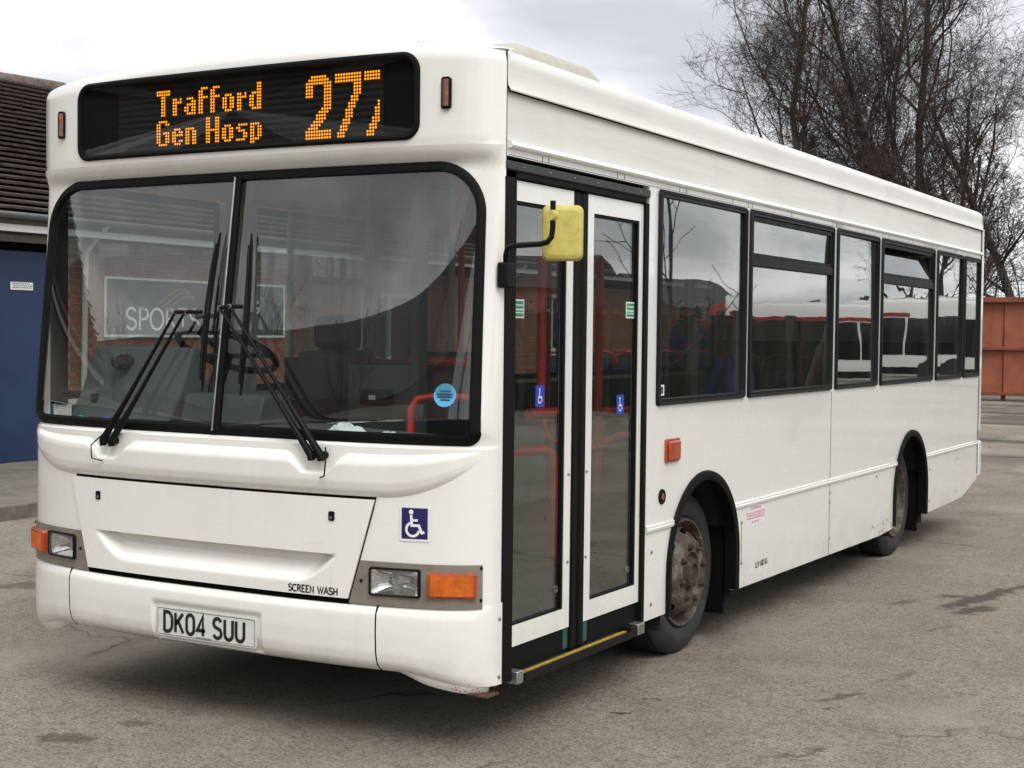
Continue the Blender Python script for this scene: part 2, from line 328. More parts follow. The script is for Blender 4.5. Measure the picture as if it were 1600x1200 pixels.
def rrect(x0, x1, y0, y1, r, n=5):
    return arc(x1 - r, y0 + r, r, r, -90, 0, n) + arc(x1 - r, y1 - r, r, r, 0, 90, n) + arc(x0 + r, y1 - r, r, r, 90, 180, n) + arc(x0 + r, y0 + r, r, r, 180, 270, n)
def ribbon(path, w, close=False):
    """2D polyline -> list of quads"""
    q = []; n = len(path); L = []; Rr = []
    for i in range(n):
        if close: a, b = path[(i - 1) % n], path[(i + 1) % n]
        else: a, b = path[max(0, i - 1)], path[min(n - 1, i + 1)]
        p = path[i]
        d1 = (p[0] - a[0], p[1] - a[1]); d2 = (b[0] - p[0], b[1] - p[1])
        def un(d):
            l = math.hypot(*d); return (d[0] / l, d[1] / l) if l > 1e-9 else None
        u1, u2 = un(d1), un(d2); u1 = u1 or u2; u2 = u2 or u1
        nx, ny = -(u1[1] + u2[1]), (u1[0] + u2[0]); l = math.hypot(nx, ny) or 1; nx /= l; ny /= l
        k = max(.45, -u2[1] * nx + u2[0] * ny); nx *= w / 2 / k; ny *= w / 2 / k
        L.append((p[0] + nx, p[1] + ny)); Rr.append((p[0] - nx, p[1] - ny))
    for i in range(n if close else n - 1):
        j = (i + 1) % n; q.append((Rr[i], Rr[j], L[j], L[i]))
    return q
def flat(g, polys, fn):
    for p in polys: g.add([fn(a, b) for a, b in p], [tuple(range(len(p)))])
    return g

# ---------------------------------------------------------------- stroke lettering
def gl(ch):
    A = arc
    T = {
     'D': (.56, [[(0, 0), (0, 1), (.24, 1)] + A(.24, .62, .32, .38, 90, 0, 5) + A(.24, .38, .32, .38, 0, -90, 5) + [(0, 0)]]),
     'K': (.56, [[(0, 0), (0, 1)], [(.54, 1), (.02, .42)], [(.19, .60), (.56, 0)]]),
     '0': (.52, [A(.26, .72, .26, .28, 0, 180, 8) + A(.26, .28, .26, .28, 180, 360, 8) + [(.52, .72)]]),
     'O': (.76, [A(.38, .5, .38, .5, 0, 360, 20)]),
     '4': (.56, [[(.40, 0), (.40, 1), (.0, .27), (.56, .27)]]),
     '6': (.52, [A(.26, .3, .26, .3, 0, 360, 14), [(.0, .3), (.06, .7), (.34, 1)]]),
     'S': (.54, [A(.27, .76, .26, .24, 20, 200, 8) + [(.10, .56), (.44, .45)] + A(.27, .25, .27, .25, 20, -160, 8)]),
     'U': (.54, [[(0, 1), (0, .28)] + A(.27, .28, .27, .28, 180, 360, 8) + [(.54, 1)]]),
     'C': (.66, [A(.36, .5, .36, .5, 45, 315, 14)]),
     'G': (.70, [A(.36, .5, .36, .5, 45, 330, 14) + [(.68, .42), (.42, .42)]]),
     'R': (.62, [[(.08, 0), (.08, 1), (.30, 1)] + A(.30, .76, .25, .24, 90, -90, 6) + [(.08, .52)], [(.28, .52), (.62, 0)]]),
     'P': (.56, [[(.08, 0), (.08, 1), (.30, 1)] + A(.30, .74, .25, .26, 90, -90, 6) + [(.08, .48)]]),
     'E': (.56, [[(.54, 1), (.08, 1), (.08, 0), (.56, 0)], [(.08, .52), (.44, .52)]]),
     'N': (.70, [[(.08, 0), (.08, 1), (.62, 0), (.62, 1)]]), 'W': (.95, [[(0, 1), (.26, 0), (.48, .9), (.70, 0), (.95, 1)]]),
     'A': (.70, [[(0, 0), (.35, 1), (.70, 0)], [(.13, .34), (.57, .34)]]), 'H': (.70, [[(.08, 0), (.08, 1)], [(.62, 0), (.62, 1)], [(.08, .5), (.62, .5)]]),
     'T': (.62, [[(0, 1), (.62, 1)], [(.31, 1), (.31, 0)]]), 'I': (.20, [[(.1, 0), (.1, 1)]]), 'L': (.5, [[(.06, 1), (.06, 0), (.5, 0)]]), ' ': (.34, []),
    }
    return T[ch]
def text(g, s, fn, x, y, h, w, sx=1.0, gap=.16, serif=False, dirx=1):
    """stroke text; returns end x. dirx lets the caller run along either sign"""
    for ch in s:
        wd, st = gl(ch)
        for p in st:
            flat(g, ribbon([(x + dirx * a * h * sx, y + b * h) for a, b in p], w), fn)
            if serif and ch in 'RENWAHPTIKL':
                for a, b in p:
                    if b in (0, 1) and ch not in ('T',) or (ch == 'T' and b == 0):
                        flat(g, [[(x + dirx * (a - .11) * h * sx, y + b * h - h * .025), (x + dirx * (a + .11) * h * sx, y + b * h - h * .025), (x + dirx * (a + .11) * h * sx, y + b * h + h * .025), (x + dirx * (a - .11) * h * sx, y + b * h + h * .025)]], fn)
        x += dirx * (wd + gap) * h * sx
    return x

# ================================================================ SETTING
g = G(); N = 60
xs = [-400, -150, -60, -30] + [-20 + i for i in range(0, 41, 4)] + [30, 60, 150, 400]; ys = [-400, -150, -60] + [-40 + 8 * i for i in range(13)] + [90, 200, 500]
g.sheet([[(x, y, 0) for x in xs] for y in ys]).build('ground', 'asphalt')['kind'] = 'structure'
rnd = random.Random(5)
# small loose grit scattered over the yard
gr = G(); r = random.Random(3)
for _ in range(2600):
    d = r.uniform(0, 1) ** .6; x = r.uniform(-6.5, 3.2); y = r.uniform(-3.5, 12)
    s_ = r.uniform(.002, .0065); a = r.uniform(0, 6)
    p = [(x + s_ * math.cos(a + k * 2.1) * r.uniform(.7, 1.3), y + s_ * math.sin(a + k * 2.1) * r.uniform(.7, 1.3), .0005) for k in range(3)]
    gr.add(p + [(x, y, s_ * .9)], [(0, 1, 3), (1, 2, 3), (2, 0, 3)])
kind(gr.build('loose_grit', 'concrete'), 'stuff')

# pavement with kerb stones in front of the left building
pv = G().box(-60, -6.98, -30, 60, -.1, .12).build('pavement', 'concrete'); kind(pv)
kg = G().box(-.075, .075, 0, .906, -.05, .125); k0 = None
for i in range(40):
    y = -4.0 + i * .915
    if k0 is None: k0 = kg.build('kerb_stone', 'kerb_stone', pv, bevel=.012, loc=(-6.90, y, 0))
    else: part_copy(k0, pv, (-6.90 + rnd.uniform(-.006, .006), y, rnd.uniform(-.006, .004)))

# ---------------------------------------------------------------- left brick unit with tiled roof
bd = thing('brick_workshop', 'low brick workshop with brown tiled roof and white fascia behind the white bus', 'building', (-10.5, 14, .12))
Y0, Y1 = -6, 34
door_y0, door_y1 = 3.0, 7.02
wall = G()
wins = [(12.85, 14.4, .95, 2.18), (18.75, 20.2, 1.25, 2.30), (24.5, 26, 1.25, 2.3)]
def wall_rects(y0, y1, z0, z1, holes):
    cuts = sorted({y0, y1, *[h[0] for h in holes], *[h[1] for h in holes]}); outl = []
    for a, b in zip(cuts, cuts[1:]):
        hs = [h for h in holes if h[0] <= a + 1e-6 and h[1] >= b - 1e-6]
        if not hs: outl.append((a, b, z0, z1))
        for h in hs:
            if h[2] > z0: outl.append((a, b, z0, h[2]))
            if h[3] < z1: outl.append((a, b, h[3], z1))
    return outl
holes = wins + [(door_y0, door_y1, .1, 2.5)]
for a, b, c, d in wall_rects(Y0, Y1, .1, 2.66, holes): wall.box(-10.2, -9.912, a, b, c, d)
wl_o = wall.build('wall', 'mortar', bd)
bk = G().box(0, .014, 0, .212, 0, .064); cand = []
row = 0; z = .13
while z < 2.6:
    y = 7.1 + (.1125 if row % 2 else 0) - .225
    while y < 30:
        if not any(h[0] - .21 < y < h[1] and h[2] - .06 < z < h[3] for h in holes) and y > 7.02: cand.append((y, z))
        y += .2235
    row += 1; z += .075
near = sorted(cand, key=lambda p: abs(p[0] - 15.4) + abs(p[1] - 1.75) * 1.4)
b0 = None
for (y, z) in near[:290]:
    if b0 is None: b0 = bk.build('brick', 'brick_red', wl_o, loc=(-9.915, y, z))
    else: part_copy(b0, wl_o, (-9.915, y, z))
rest = G()
for (y, z) in near[290:]: rest.box(-9.915, -9.901, y, y + .212, z, z + .064)
kind(rest.build('brick_field', 'brick_red', bd), 'stuff')
# roof: lapped tile courses
ex, ez, rx, rz = -9.52, 2.80, -13.2, 4.92
n = 26; sl = Vector((rx - ex, 0, rz - ez)) / n; nn = Vector((-(sl.z), 0, sl.x)).normalized(); nn = nn if nn.z > 0 else -nn
roof = G().prism([(ex, ez - .05), (rx, rz - .05), (-16.9, ez - .05), (-16.9, ez - .12), (ex, ez - .12)], 1, Y0, Y1).build('roof', 'soffit', bd)
rt = random.Random(8); base_c = None
for i in range(n):
    a = Vector((ex, 0, ez)) + sl * i + nn * .075; b = Vector((ex, 0, ez)) + sl * (i + 1.12) + nn * .004
    gt = G(); m = int((Y1 - Y0) / .30)
    for k in range(m):
        y = Y0 + k * .30 + (.15 if i % 2 else 0); j1, j2 = rt.uniform(-.004, .004), rt.uniform(-.004, .004)
        aa, bb = a + nn * j1, b + nn * .0
        u = nn * .030
        gt.add([aa + Vector((0, y + .003, 0)), aa + Vector((0, y + .297, 0)) + nn * j2, bb + Vector((0, y + .297, 0)), bb + Vector((0, y + .003, 0)),
                aa + Vector((0, y + .003, 0)) - u, aa + Vector((0, y + .297, 0)) - u], [(0, 1, 2, 3), (0, 4, 5, 1), (0, 3, 4), (1, 5, 2)])
    gt.build('tile_course', 'roof_tile', roof)
for k in range(int((Y1 - Y0) / .45)):
    if k == 0: rt0 = G().tube([(0, 0, 0), (0, .44, .01)], .12, 10).build('ridge_tile', 'ridge_tile', roof, smooth=50, loc=(rx, Y0, rz))
    else: part_copy(rt0, roof, (rx, Y0 + k * .45, rz + rt.uniform(-.015, .015)))
G().box(-9.56, -9.53, Y0, Y1, 2.605, 2.752).build('fascia', 'white_board', bd)
G().box(-9.91, -9.56, Y0, Y1, 2.60, 2.62).build('soffit', 'soffit', bd)
gu = G(); gu.sheet([[( -9.47 + .058 * math.cos(t), y, 2.80 + .058 * math.sin(t)) for t in [math.pi + math.pi * i / 8 for i in range(9)]] for y in (Y0, Y1)])
gu.build('gutter', 'gutter_grey', bd, smooth=60, solid=.006)
for y in (7.35, 17.0, 28): G().tube([(-9.47, y, 2.75), (-9.80, y, 2.45), (-9.84, y, .2)], .035, 10).build('downpipe', 'white_board', bd, smooth=60)
# big blue steel doors
dr = G().box(-9.93, -9.88, door_y0, door_y1, .13, 2.42).build('door', 'blue_steel', bd)
for y in (door_y0 + .01, (door_y0 + door_y1) / 2, door_y1 - .06): G().box(-9.878, -9.865, y, y + .05, .14, 2.41).build('door_stile', 'blue_steel', dr)
G().box(-9.94, -9.90, door_y0, door_y1, 2.425, 2.52).build('door_head', 'soft_black', bd)
G().box(-9.876, -9.868, 6.33, 6.64, 2.0, 2.085).build('door_notice', 'white_print', dr)
gg = G(); rr = random.Random(2)
for k in range(3):
    y = 6.36
    while y < 6.60:
        w_ = rr.uniform(.012, .035); gg.add([(-9.867, y, 2.02 + k * .022), (-9.867, y + w_, 2.02 + k * .022), (-9.867, y + w_, 2.03 + k * .022), (-9.867, y, 2.03 + k * .022)], [(0, 1, 2, 3)]); y += w_ + .012
gg.build('notice_print', 'panel_grey', dr)
for (a, b, c, d) in wins:
    w_ = G().box(-9.985, -9.98, a + .05, b - .05, c + .05, d - .05).build('window', 'tint_dark', bd)
    f = G(); f.box(-9.99, -9.93, a, a + .07, c, d).box(-9.99, -9.93, b - .07, b, c, d).box(-9.989, -9.931, a + .07, b - .07, c, c + .07).box(-9.989, -9.931, a + .07, b - .07, d - .07, d).box(-9.988, -9.932, (a + b) / 2 - .03, (a + b) / 2 + .03, c + .07, d - .07)
    f.build('window_frame', 'white_board', w_); G().box(-9.93, -9.84, a - .05, b + .05, c - .08, c - .005).build('sill', 'white_board', w_)
# trade sign on the wall
sgn = thing('shop_sign', 'dark grey wall sign with white lettering and pale border on the brick workshop', 'sign', (-9.88, 9.3, 1.5))
G().box(-9.90, -9.87, 7.72, 11.0, 1.515, 2.175).build('sign_board', 'sign_board', sgn)
f = G(); f.box(-9.872, -9.858, 7.70, 11.02, 2.17, 2.20).box(-9.872, -9.858, 7.70, 11.02, 1.49, 1.52).box(-9.871, -9.859, 7.70, 7.73, 1.52, 2.17).box(-9.871, -9.859, 10.99, 11.02, 1.52, 2.17); f.build('sign_border', 'white_board', sgn)
sf = lambda a, b: (-9.866, a, b)
tx = G(); text(tx, 'SPORTS', sf, 8.06, 1.585, .25, .032, 1.15, .14, True); tx.build('lettering', 'white_print', sgn)
tx = G(); text(tx, 'SIG', sf, 10.16, 1.81, .155, .028, 1.1, .22, True); tx.build('lettering', 'white_print', sgn)
gg = G()
for k in range(3): flat(gg, ribbon([(8.72 + .5 * i / 10 - k * .06, 1.90 + k * .045 + .10 * math.sin(i / 10 * 3.0 - .9)) for i in range(11)], .018), sf)
gg.build('swoosh', 'gold_print', sgn)

# ---------------------------------------------------------------- yard end: red-brown steel hoarding, mesh fence, bare trees
hd = thing('steel_hoarding', 'red brown steel hoarding with horizontal rails at the far end of the yard', 'hoarding', (-8, 33.6, 0))
pw = 2.4
def hp(x): return 33.58 - .02 * (x + 5)
for i in range(12):
    x0 = -26.55 + i * pw
    o = G().box(x0 + .01, x0 + pw - .01, hp(x0) - .03, hp(x0) + .03, .22, 1.30).build('panel', 'rust_steel', hd, bevel=.01)
    o = G().box(x0 + .01, x0 + pw - .01, hp(x0) - .03, hp(x0) + .03, 1.36, 2.50).build('panel', 'rust_steel', hd, bevel=.01)
    G().box(x0 - .05, x0 + .05, hp(x0) + .035, hp(x0) + .14, 0, 2.55).build('post', 'rust_rail', hd)
for z0, z1, e in ((1.29, 1.37, .06), (2.49, 2.62, .09), (.15, .235, .07)): G().box(-26.6, 2.3, 33.5 - e, 34.0, z0, z1).build('rail', 'rust_rail', hd, bevel=.008)
fc = thing('mesh_fence', 'grey welded mesh fence rising behind the red brown hoarding', 'fence', (-8, 35.4, 0))
for i in range(14): G().box(-26 + i * 2.2, -25.92 + i * 2.2, 35.36, 35.44, 0, 3.45).build('post', 'galvanised', fc)
wires = G()
for z in [2.3 + .10 * i for i in range(12)]: wires.box(-26.3, 3, 35.39, 35.405, z, z + .012)
for i in range(290): wires.box(-26 + i * .1, -26 + i * .1 + .008, 35.38, 35.39, 1.8, 3.42)
kind(wires.build('mesh_wire', 'galvanised', fc), 'stuff')

def tree(name, label, base, h, seed, trunks=1, spread=.55, trunk_r=.16, dens=1.0, bark='bark', droop=0., start=.28, group='bare winter trees behind the yard fence', upright=.75, maxlev=5):
    r = random.Random(seed); root = thing(name, label, 'tree', base, group); b = Vector(base)
    T = G(); K = G(); cnt = [0]
    def rot(d, ang):
        ax = d.orthogonal().normalized(); ax.rotate(Matrix.Rotation(r.uniform(0, 6.283), 3, d)); d2 = d.copy(); d2.rotate(Matrix.Rotation(ang, 3, ax)); return d2
    def grow(p, d, L, rad, lev, g_):
        if lev >= 4:
            d2 = (d + Vector((r.gauss(0, .25), r.gauss(0, .25), r.gauss(0, .2) - droop * .4))).normalized(); m_ = p + d * (L * .5); q = m_ + d2 * (L * .5)
            u = d.orthogonal().normalized() * rad; w = d.cross(u); o_ = len(K.v)
            for c_, k_ in ((p, 1.0), (m_, .75), (q, .4)):
                K.v.append(tuple(c_ + u * k_)); K.v.append(tuple(c_ + (w * .87 - u * .5) * k_)); K.v.append(tuple(c_ - (w * .87 + u * .5) * k_))
            for i in (0, 3): K.f += [(o_ + i, o_ + i + 1, o_ + i + 4, o_ + i + 3), (o_ + i + 1, o_ + i + 2, o_ + i + 5, o_ + i + 4), (o_ + i + 2, o_ + i, o_ + i + 3, o_ + i + 5)]
            if lev == 4 and maxlev > 4:
                for i in range(3):
                    t = lerp(.15, .95, (i + r.random()) / 3); grow(p + (m_ - p) * (2 * t) if t < .5 else m_ + (q - m_) * (2 * t - 1), rot(d2 if t > .5 else d, r.uniform(.4, .95)), L * r.uniform(.5, .8), rad * .7, 5, g_)
            return
        n = 7 if lev <= 1 else (5 if lev == 2 else (4 if lev == 3 else 3)); pts = [p.copy()]; dirs = [d.copy()]; q = p.copy()
        for i in range(n):
            jit = .10 if lev == 0 else .20
            d = (d + Vector((r.gauss(0, jit), r.gauss(0, jit), r.gauss(0, jit * .6)))).normalized()
            if lev >= 1: d = (d + Vector((0, 0, upright * .16 if lev < 4 else -droop * .35))).normalized()
            q = q + d * (L / n); pts.append(q.copy()); dirs.append(d.copy())
        tip = rad * (.30 if lev < 2 else .35)
        rs = [max(.0042, lerp(rad, tip, i / n)) for i in range(n + 1)]
        (T if lev <= 1 else K).tube(pts, rs, 7 if lev == 0 else (5 if lev <= 2 else 3), cap=False)
        cnt[0] += 1
        if lev >= maxlev: return
        nk = {0: int(15 * dens), 1: int(8.5 * dens), 2: int(7 * dens), 3: int(6 * dens), 4: 3}[lev]
        s0 = start if lev == 0 else .18
        for i in range(nk):
            t = lerp(s0, .99, (i + r.random()) / nk); j = min(n - 1, int(t * n)); fr = t * n - j
            pp = pts[j].lerp(pts[j + 1], fr); ang = r.uniform(.45, 1.0) * (spread / .55) * (1 if lev else lerp(1.15, .6, t))
            ll = L * {0: r.uniform(.30, .42) * (1.15 - .55 * t), 1: r.uniform(.38, .58) * (1.1 - .45 * t), 2: r.uniform(.42, .65), 3: r.uniform(.45, .7), 4: r.uniform(.5, .8)}[lev]
            rr_ = lerp(rad, tip, t) * {0: .5, 1: .5, 2: .5, 3: .55, 4: .6}[lev]
            grow(pp, rot(dirs[j], ang), ll, max(rr_, .0062), lev + 1, g_)
    for k in range(trunks):
        d = Vector((r.uniform(-.16, .16), r.uniform(-.1, .1), 1)).normalized() if trunks > 1 else Vector((r.uniform(-.04, .04), 0, 1)).normalized()
        grow(b + Vector((k * .25 - trunks * .12, 0, -.1)), d, h * r.uniform(.9, 1.0), trunk_r * (1 if k == 0 else .8), 0, None)
    T.build('trunk', bark, root, smooth=60); K.build('crown', 'twig', root, smooth=60)
    return root
tree('birch_tree', 'tall bare birch with two leaning stems, left of the pair over the bus roof', (-11.3, 40.6, 0), 15.5, 11, 2, .54, .17, .98, 'pale_bark', .12, .20)
tree('birch_tree', 'tall bare birch with forked trunk, right of the pair over the bus roof', (-9.3, 40.4, 0), 15.8, 24, 2, .56, .19, .95, 'bark', .1, .24)
tree('bare_tree', 'wide low bare tree at the right photo edge above the hoarding', (-5.4, 40.5, 0), 10.0, 37, 1, .68, .17, .9, 'bark', .1, .18)
tree('bare_tree', 'low bare tree with thin stems just left of the birch pair', (-12.4, 42.5, 0), 8.4, 42, 2, .62, .10, .85, 'bark', .4, .2)
tree('bare_tree', 'dark twiggy bare tree filling the gap right of the forked birch', (-7.6, 42.5, 0), 9.4, 53, 2, .62, .12, .76, 'bark', .1, .12)
tree('bare_tree', 'slim bare tree growing behind the two birches', (-10.8, 44.0, 0), 9.5, 64, 2, .6, .11, .72, 'bark', .2, .1)
tree('bare_tree', 'multi stemmed bare tree just past the rear corner of the bus', (-6.5, 38.6, 0), 7.4, 75, 2, .6, .14, .7, 'bark', .0, .14)
tree('bare_tree', 'far right bare tree half cut by the photo edge', (-3.2, 42.5, 0), 8.4, 86, 1, .7, .13, .82, 'bark', .1, .16)
# ivy clump wrapped round the birches
iv = G(); r = random.Random(9)
for _ in range(2200):
    a = r.uniform(0, 6.283); rad = r.random() ** .5; zz_ = r.uniform(-1, 1)
    c = Vector((-10.55 + .75 * rad * math.cos(a) * (1 - .4 * abs(zz_)), 41.0 + .5 * rad * math.sin(a), 6.0 + zz_ * 1.35 + r.gauss(0, .2)))
    u = Vector((r.gauss(0, 1), r.gauss(0, 1), r.gauss(0, 1))).normalized(); w_ = u.orthogonal().normalized(); s_ = r.uniform(.05, .11)
    iv.add([c - u * s_, c - w_ * s_ * .7, c + u * s_, c + w_ * s_ * .7], [(0, 1, 2, 3)])
tag(kind(iv.build('ivy', 'ivy'), 'stuff'), 'dark ivy clump climbing between the two birches', 'ivy')

# ---------------------------------------------------------------- the rest of the yard, beside and behind the photographer (seen in the bus glass)
def gable_house(name, label, x, y, w, d, eave, ridge, group=None, chim=True, along='x'):
    t = thing(name, label, 'house', (x, y, 0), group)
    G().box(x - w / 2, x + w / 2, y - d / 2, y + d / 2, -.1, eave).build('wall', 'brickwork', t)
    if along == 'x': g = G().prism([(y - d / 2 - .3, eave - .05), (y + d / 2 + .3, eave - .05), (y, ridge)], 0, x - w / 2 - .2, x + w / 2 + .2)
    else: g = G().prism([(x - w / 2 - .3, eave - .05), (x + w / 2 + .3, eave - .05), (x, ridge)], 1, y - d / 2 - .2, y + d / 2 + .2)
    rf = g.build('roof', 'slate', t)
    if chim: G().box(x - w * .3, x - w * .3 + .6, y - .45, y + .45, ridge - .9, ridge + 1.0).build('chimney', 'brickwork', rf)
    for k in range(3):
        for zz_ in ((.9, 2.1), (3.4, 4.5)):
            if zz_[1] > eave - .3: continue
            xx = x - w / 2 + w * (k + .5) / 3
            wn_ = G().box(xx - .5, xx + .5, y - d / 2 - .03, y + d / 2 + .03, *zz_).build('window', 'tint_dark', t)
            G().box(xx - .56, xx + .56, y - d / 2 - .05, y + d / 2 + .05, zz_[0] - .1, zz_[0] - .005).build('sill', 'white_board', wn_)
    return t
gable_house('terraced_house', 'brick house with a chimney across the yard to the right of the photographer', 58, 104, 13, 9, 5.2, 8.0)
gable_house('terraced_house', 'second brick house beside the chimney house, gable to the yard', 40, 92, 8, 16, 3.4, 5.6, None, False, 'y')
gable_house('terraced_house', 'third brick house further along to the right', 82, 88, 16, 9, 5.2, 8.2)
gable_house('depot_shed', 'long brick depot shed with slate roof behind the photographer', -58, -37, 112, 14, 7.0, 11.4, None, False)
gable_house('terraced_house', 'brick house far behind the photographer, left of two', 14, -78, 22, 9, 5.2, 8.2)
gable_house('terraced_house', 'brick house far behind the photographer, right of two', 44, -74, 22, 9, 5.2, 8.2)
gable_house('depot_office', 'small brick depot office behind the photographer to the right', 38, -12, 10, 14, 3.0, 4.4, None, True, 'y')
tree('yard_tree', 'slim bare tree standing in the yard right of the bus', (4.66, 16.3, 0), 8, 97, 1, .6, .085, .7, 'bark', 0, .62, 'bare trees standing in the yard', .5, 3)
tree('yard_tree', 'young bare tree in the yard close to the bus side', (4.24, 10.84, 0), 4.4, 98, 1, .7, .035, .6, 'bark', 0, .25, 'bare trees standing in the yard', .5, 2)
yf = thing('timber_fence', 'dark close boarded timber fence along the right side of the yard', 'fence', (16.5, 22, 0))
fa, fb = Vector((13.6, 20.4, 0)), Vector((6.6, 24.4, 0))
for k in range(12):
    p0 = fa.lerp(fb, k / 12 * 1.3 - .3); p1 = fa.lerp(fb, (k + 1) / 12 * 1.3 - .3); dv = (p1 - p0); nv = Vector((dv.y, -dv.x, 0)).normalized() * .03
    G().add([p0 - nv, p1 - nv, p1 + nv, p0 + nv] + [q + Vector((0, 0, 1.98)) for q in (p0 - nv, p1 - nv, p1 + nv, p0 + nv)], [(0, 1, 5, 4), (1, 2, 6, 5), (2, 3, 7, 6), (3, 0, 4, 7), (4, 5, 6, 7)]).build('panel', 'hedge', yf)
    G().box(p0.x - .06, p0.x + .06, p0.y - .06, p0.y + .06, 0, 2.08).build('post', 'bark', yf)
tree('yard_tree', 'bare tree beyond the parked white buses, nearer of two', (15.6, 64.5, 0), 11, 131, 2, .6, .14, .8, 'bark', .2, .2, 'bare trees standing in the yard', .5, 4)
tree('yard_tree', 'bare tree beyond the parked white buses, farther of two', (13.2, 71, 0), 11, 142, 2, .6, .14, .8, 'bark', .2, .2, 'bare trees standing in the yard', .5, 4)
for i, (x, y, h_) in enumerate([(-34, -27, 12), (-25, -29, 14), (-15, -26, 11.5), (-7, -30, 13), (3, -34, 11), (14, -30, 10), (24, -24, 9)]):  # unseen trees, added to roughen the skyline mirrored in the windscreen
    tree('yard_tree', 'unseen bare tree added behind the camera to break up the windscreen reflection', (x, y, 0), h_ * .68, 200 + i, 2, .6, .17, .72, 'bark', .1, .15, 'bare trees added out of view behind the camera', .6, 4)
hg = G(); r = random.Random(4)
for k in range(5200):
    x = r.uniform(12, 60); y = 78 + r.gauss(0, 1.0) + (x - 30) * .25; z = abs(r.gauss(1.4, .9)); u = Vector((r.gauss(0, 1), r.gauss(0, 1), r.gauss(0, 1))).normalized() * .3; w_ = u.orthogonal().normalized() * .22; c_ = Vector((x, y, z))
    hg.add([c_ - u, c_ - w_, c_ + u, c_ + w_], [(0, 1, 2, 3)])
tag(kind(hg.build('hedge', 'hedge'), 'stuff'), 'dark hedge along the far side of the yard', 'hedge')
def parked_bus(label, x, y, rz, red):
    t = thing('parked_bus', label, 'bus', (0, 0, 0), 'buses parked across the yard')
    body = G(); sec = [(-1.2, .32), (-1.2, 2.55), (-1.1, 2.78), (-.6, 2.86), (.6, 2.86), (1.1, 2.78), (1.2, 2.55), (1.2, .32)]
    body.prism([(a, b) for a, b in sec], 1, -4.6, 4.6).build('body', 'bus_red' if red else 'white_paint', t, bevel=.06)
    if red: G().prism([(a * 1.004, b + .004) for a, b in sec[2:6]] + [(1.205, 2.5), (-1.205, 2.5)], 1, -4.5, 4.5).build('roof_band', 'white_paint', t)
    if not red: G().box(-1.216, 1.216, -4.4, 1.6, 2.24, 2.36).build('red_band', 'bus_red', t); G().box(-1.214, 1.214, -4.5, 4.5, .40, .62).build('skirt_band', 'tint_dark', t)
    for s in (-1, 1):
        for k in range(6): G().box(s * 1.19 if s > 0 else -1.212, 1.212 if s > 0 else -1.19, -4.0 + k * 1.38, -2.68 + k * 1.38, 1.0, 2.2).build('side_window', 'tint_dark', t)
        for yy in (-2.4, 2.3): G().lathe([(-.12, .0), (-.12, .44), (.12, .44), (.12, .0)], 0, (s * 1.1, yy, .44), 20).build('wheel', 'tyre', t)
    G().box(-1.05, 1.05, -4.625, -4.58, 1.15, 2.25).build('windscreen', 'tint_dark', t); G().box(-.8, .8, -4.622, -4.58, 2.36, 2.62).build('destination_blind', 'tint_dark', t)
    G().box(-1.0, 1.0, 4.58, 4.62, 1.5, 2.3).build('rear_window', 'tint_dark', t)
    for s in (-1, 1): G().box(s * .9 - .15, s * .9 + .15, -4.63, -4.58, .62, .76).build('headlight', 'reflector', t)
    t.location = (x, y, 0); t.rotation_euler = (0, 0, rz)
    for ch in t.children: ch.matrix_parent_inverse = Matrix()
parked_bus('red single deck bus with white roof parked far across the yard', 19.5, 60.5, R_(20), True)
parked_bus('white single deck bus parked broadside nearest across the yard', 11.2, 43.5, R_(80), False)
parked_bus('white single deck bus parked behind the nearest white one', 9.5, 56, R_(84), False)

# ================================================================ THE BUS
bus = thing('bus', 'white single deck bus showing Trafford Gen Hosp 277 on its amber display', 'bus', (-1.2, 3.97, 0))
CX, HW = -1.2, 1.2
CROWN = .07; RR = .07
def zc(h): return 2.60 + CROWN * (1 - min(1, abs(h) / HW) ** 2)
DN = [(.25, .285, 2.6), (1.00, .285, 2.6), (1.12, .262, 2.6), (1.17, .228, 2.6), (2.235, .088, 2.25), (2.243, .095, 2.35), (2.252, .108, 2.5), (2.265, .124, 2.65), (2.28, .138, 2.68), (2.30, .148, 2.7), (2.33, .153, 2.7), (2.8, .153, 2.7)]
def FS(h, z, off=0, hw=HW, D=None, n=None):
    d, nn_ = pl(DN, z)
    if D is not None: d = D
    if n is not None: nn_ = n
    k = max(0, 1 - min(1, abs(h) / hw) ** nn_) ** (1 / nn_)
    if D is None and 1.17 < z < 2.24:          # the glass leans back evenly, almost to the corner
        k2 = max(0, 1 - min(1, abs(h) / hw) ** 3.5) ** (1 / 3.5); w_ = sstep(1.17, 1.26, z) * sstep(2.24, 2.20, z) if False else 1
        dl = d - .088; k = (.088 * k + dl * lerp(k, k2, sstep(1.17, 1.24, z))) / d
    lo = 0
    c_ = zc(h)
    if z > c_: lo = RR * (1 - math.sqrt(max(0, 1 - min(1, (z - c_) / RR) ** 2)))
    # offset outward along the plan normal
    e_ = .004; h2 = min(hw, abs(h) + e_); h1 = max(0, abs(h) - e_)
    f_ = lambda q: d * max(0, 1 - (q / hw) ** nn_) ** (1 / nn_)
    sl_ = (f_(h1) - f_(h2)) / max(1e-6, h2 - h1); L_ = math.hypot(1, sl_)
    ox = off * sl_ / L_ * (1 if h >= 0 else -1); oy = off / L_
    return (CX + h + ox - (0 if lo == 0 else 0), -(d * k) + lo - oy, z)
def hs(n, a=-1, b=1, hw=HW):
    """half-width samples, denser at the rounded corners"""
    o = []
    for i in range(n + 1):
        t = lerp(a, b, i / n); o.append(hw * math.copysign(1 - (1 - abs(t)) ** 1.9, t) if True else t)
    return o
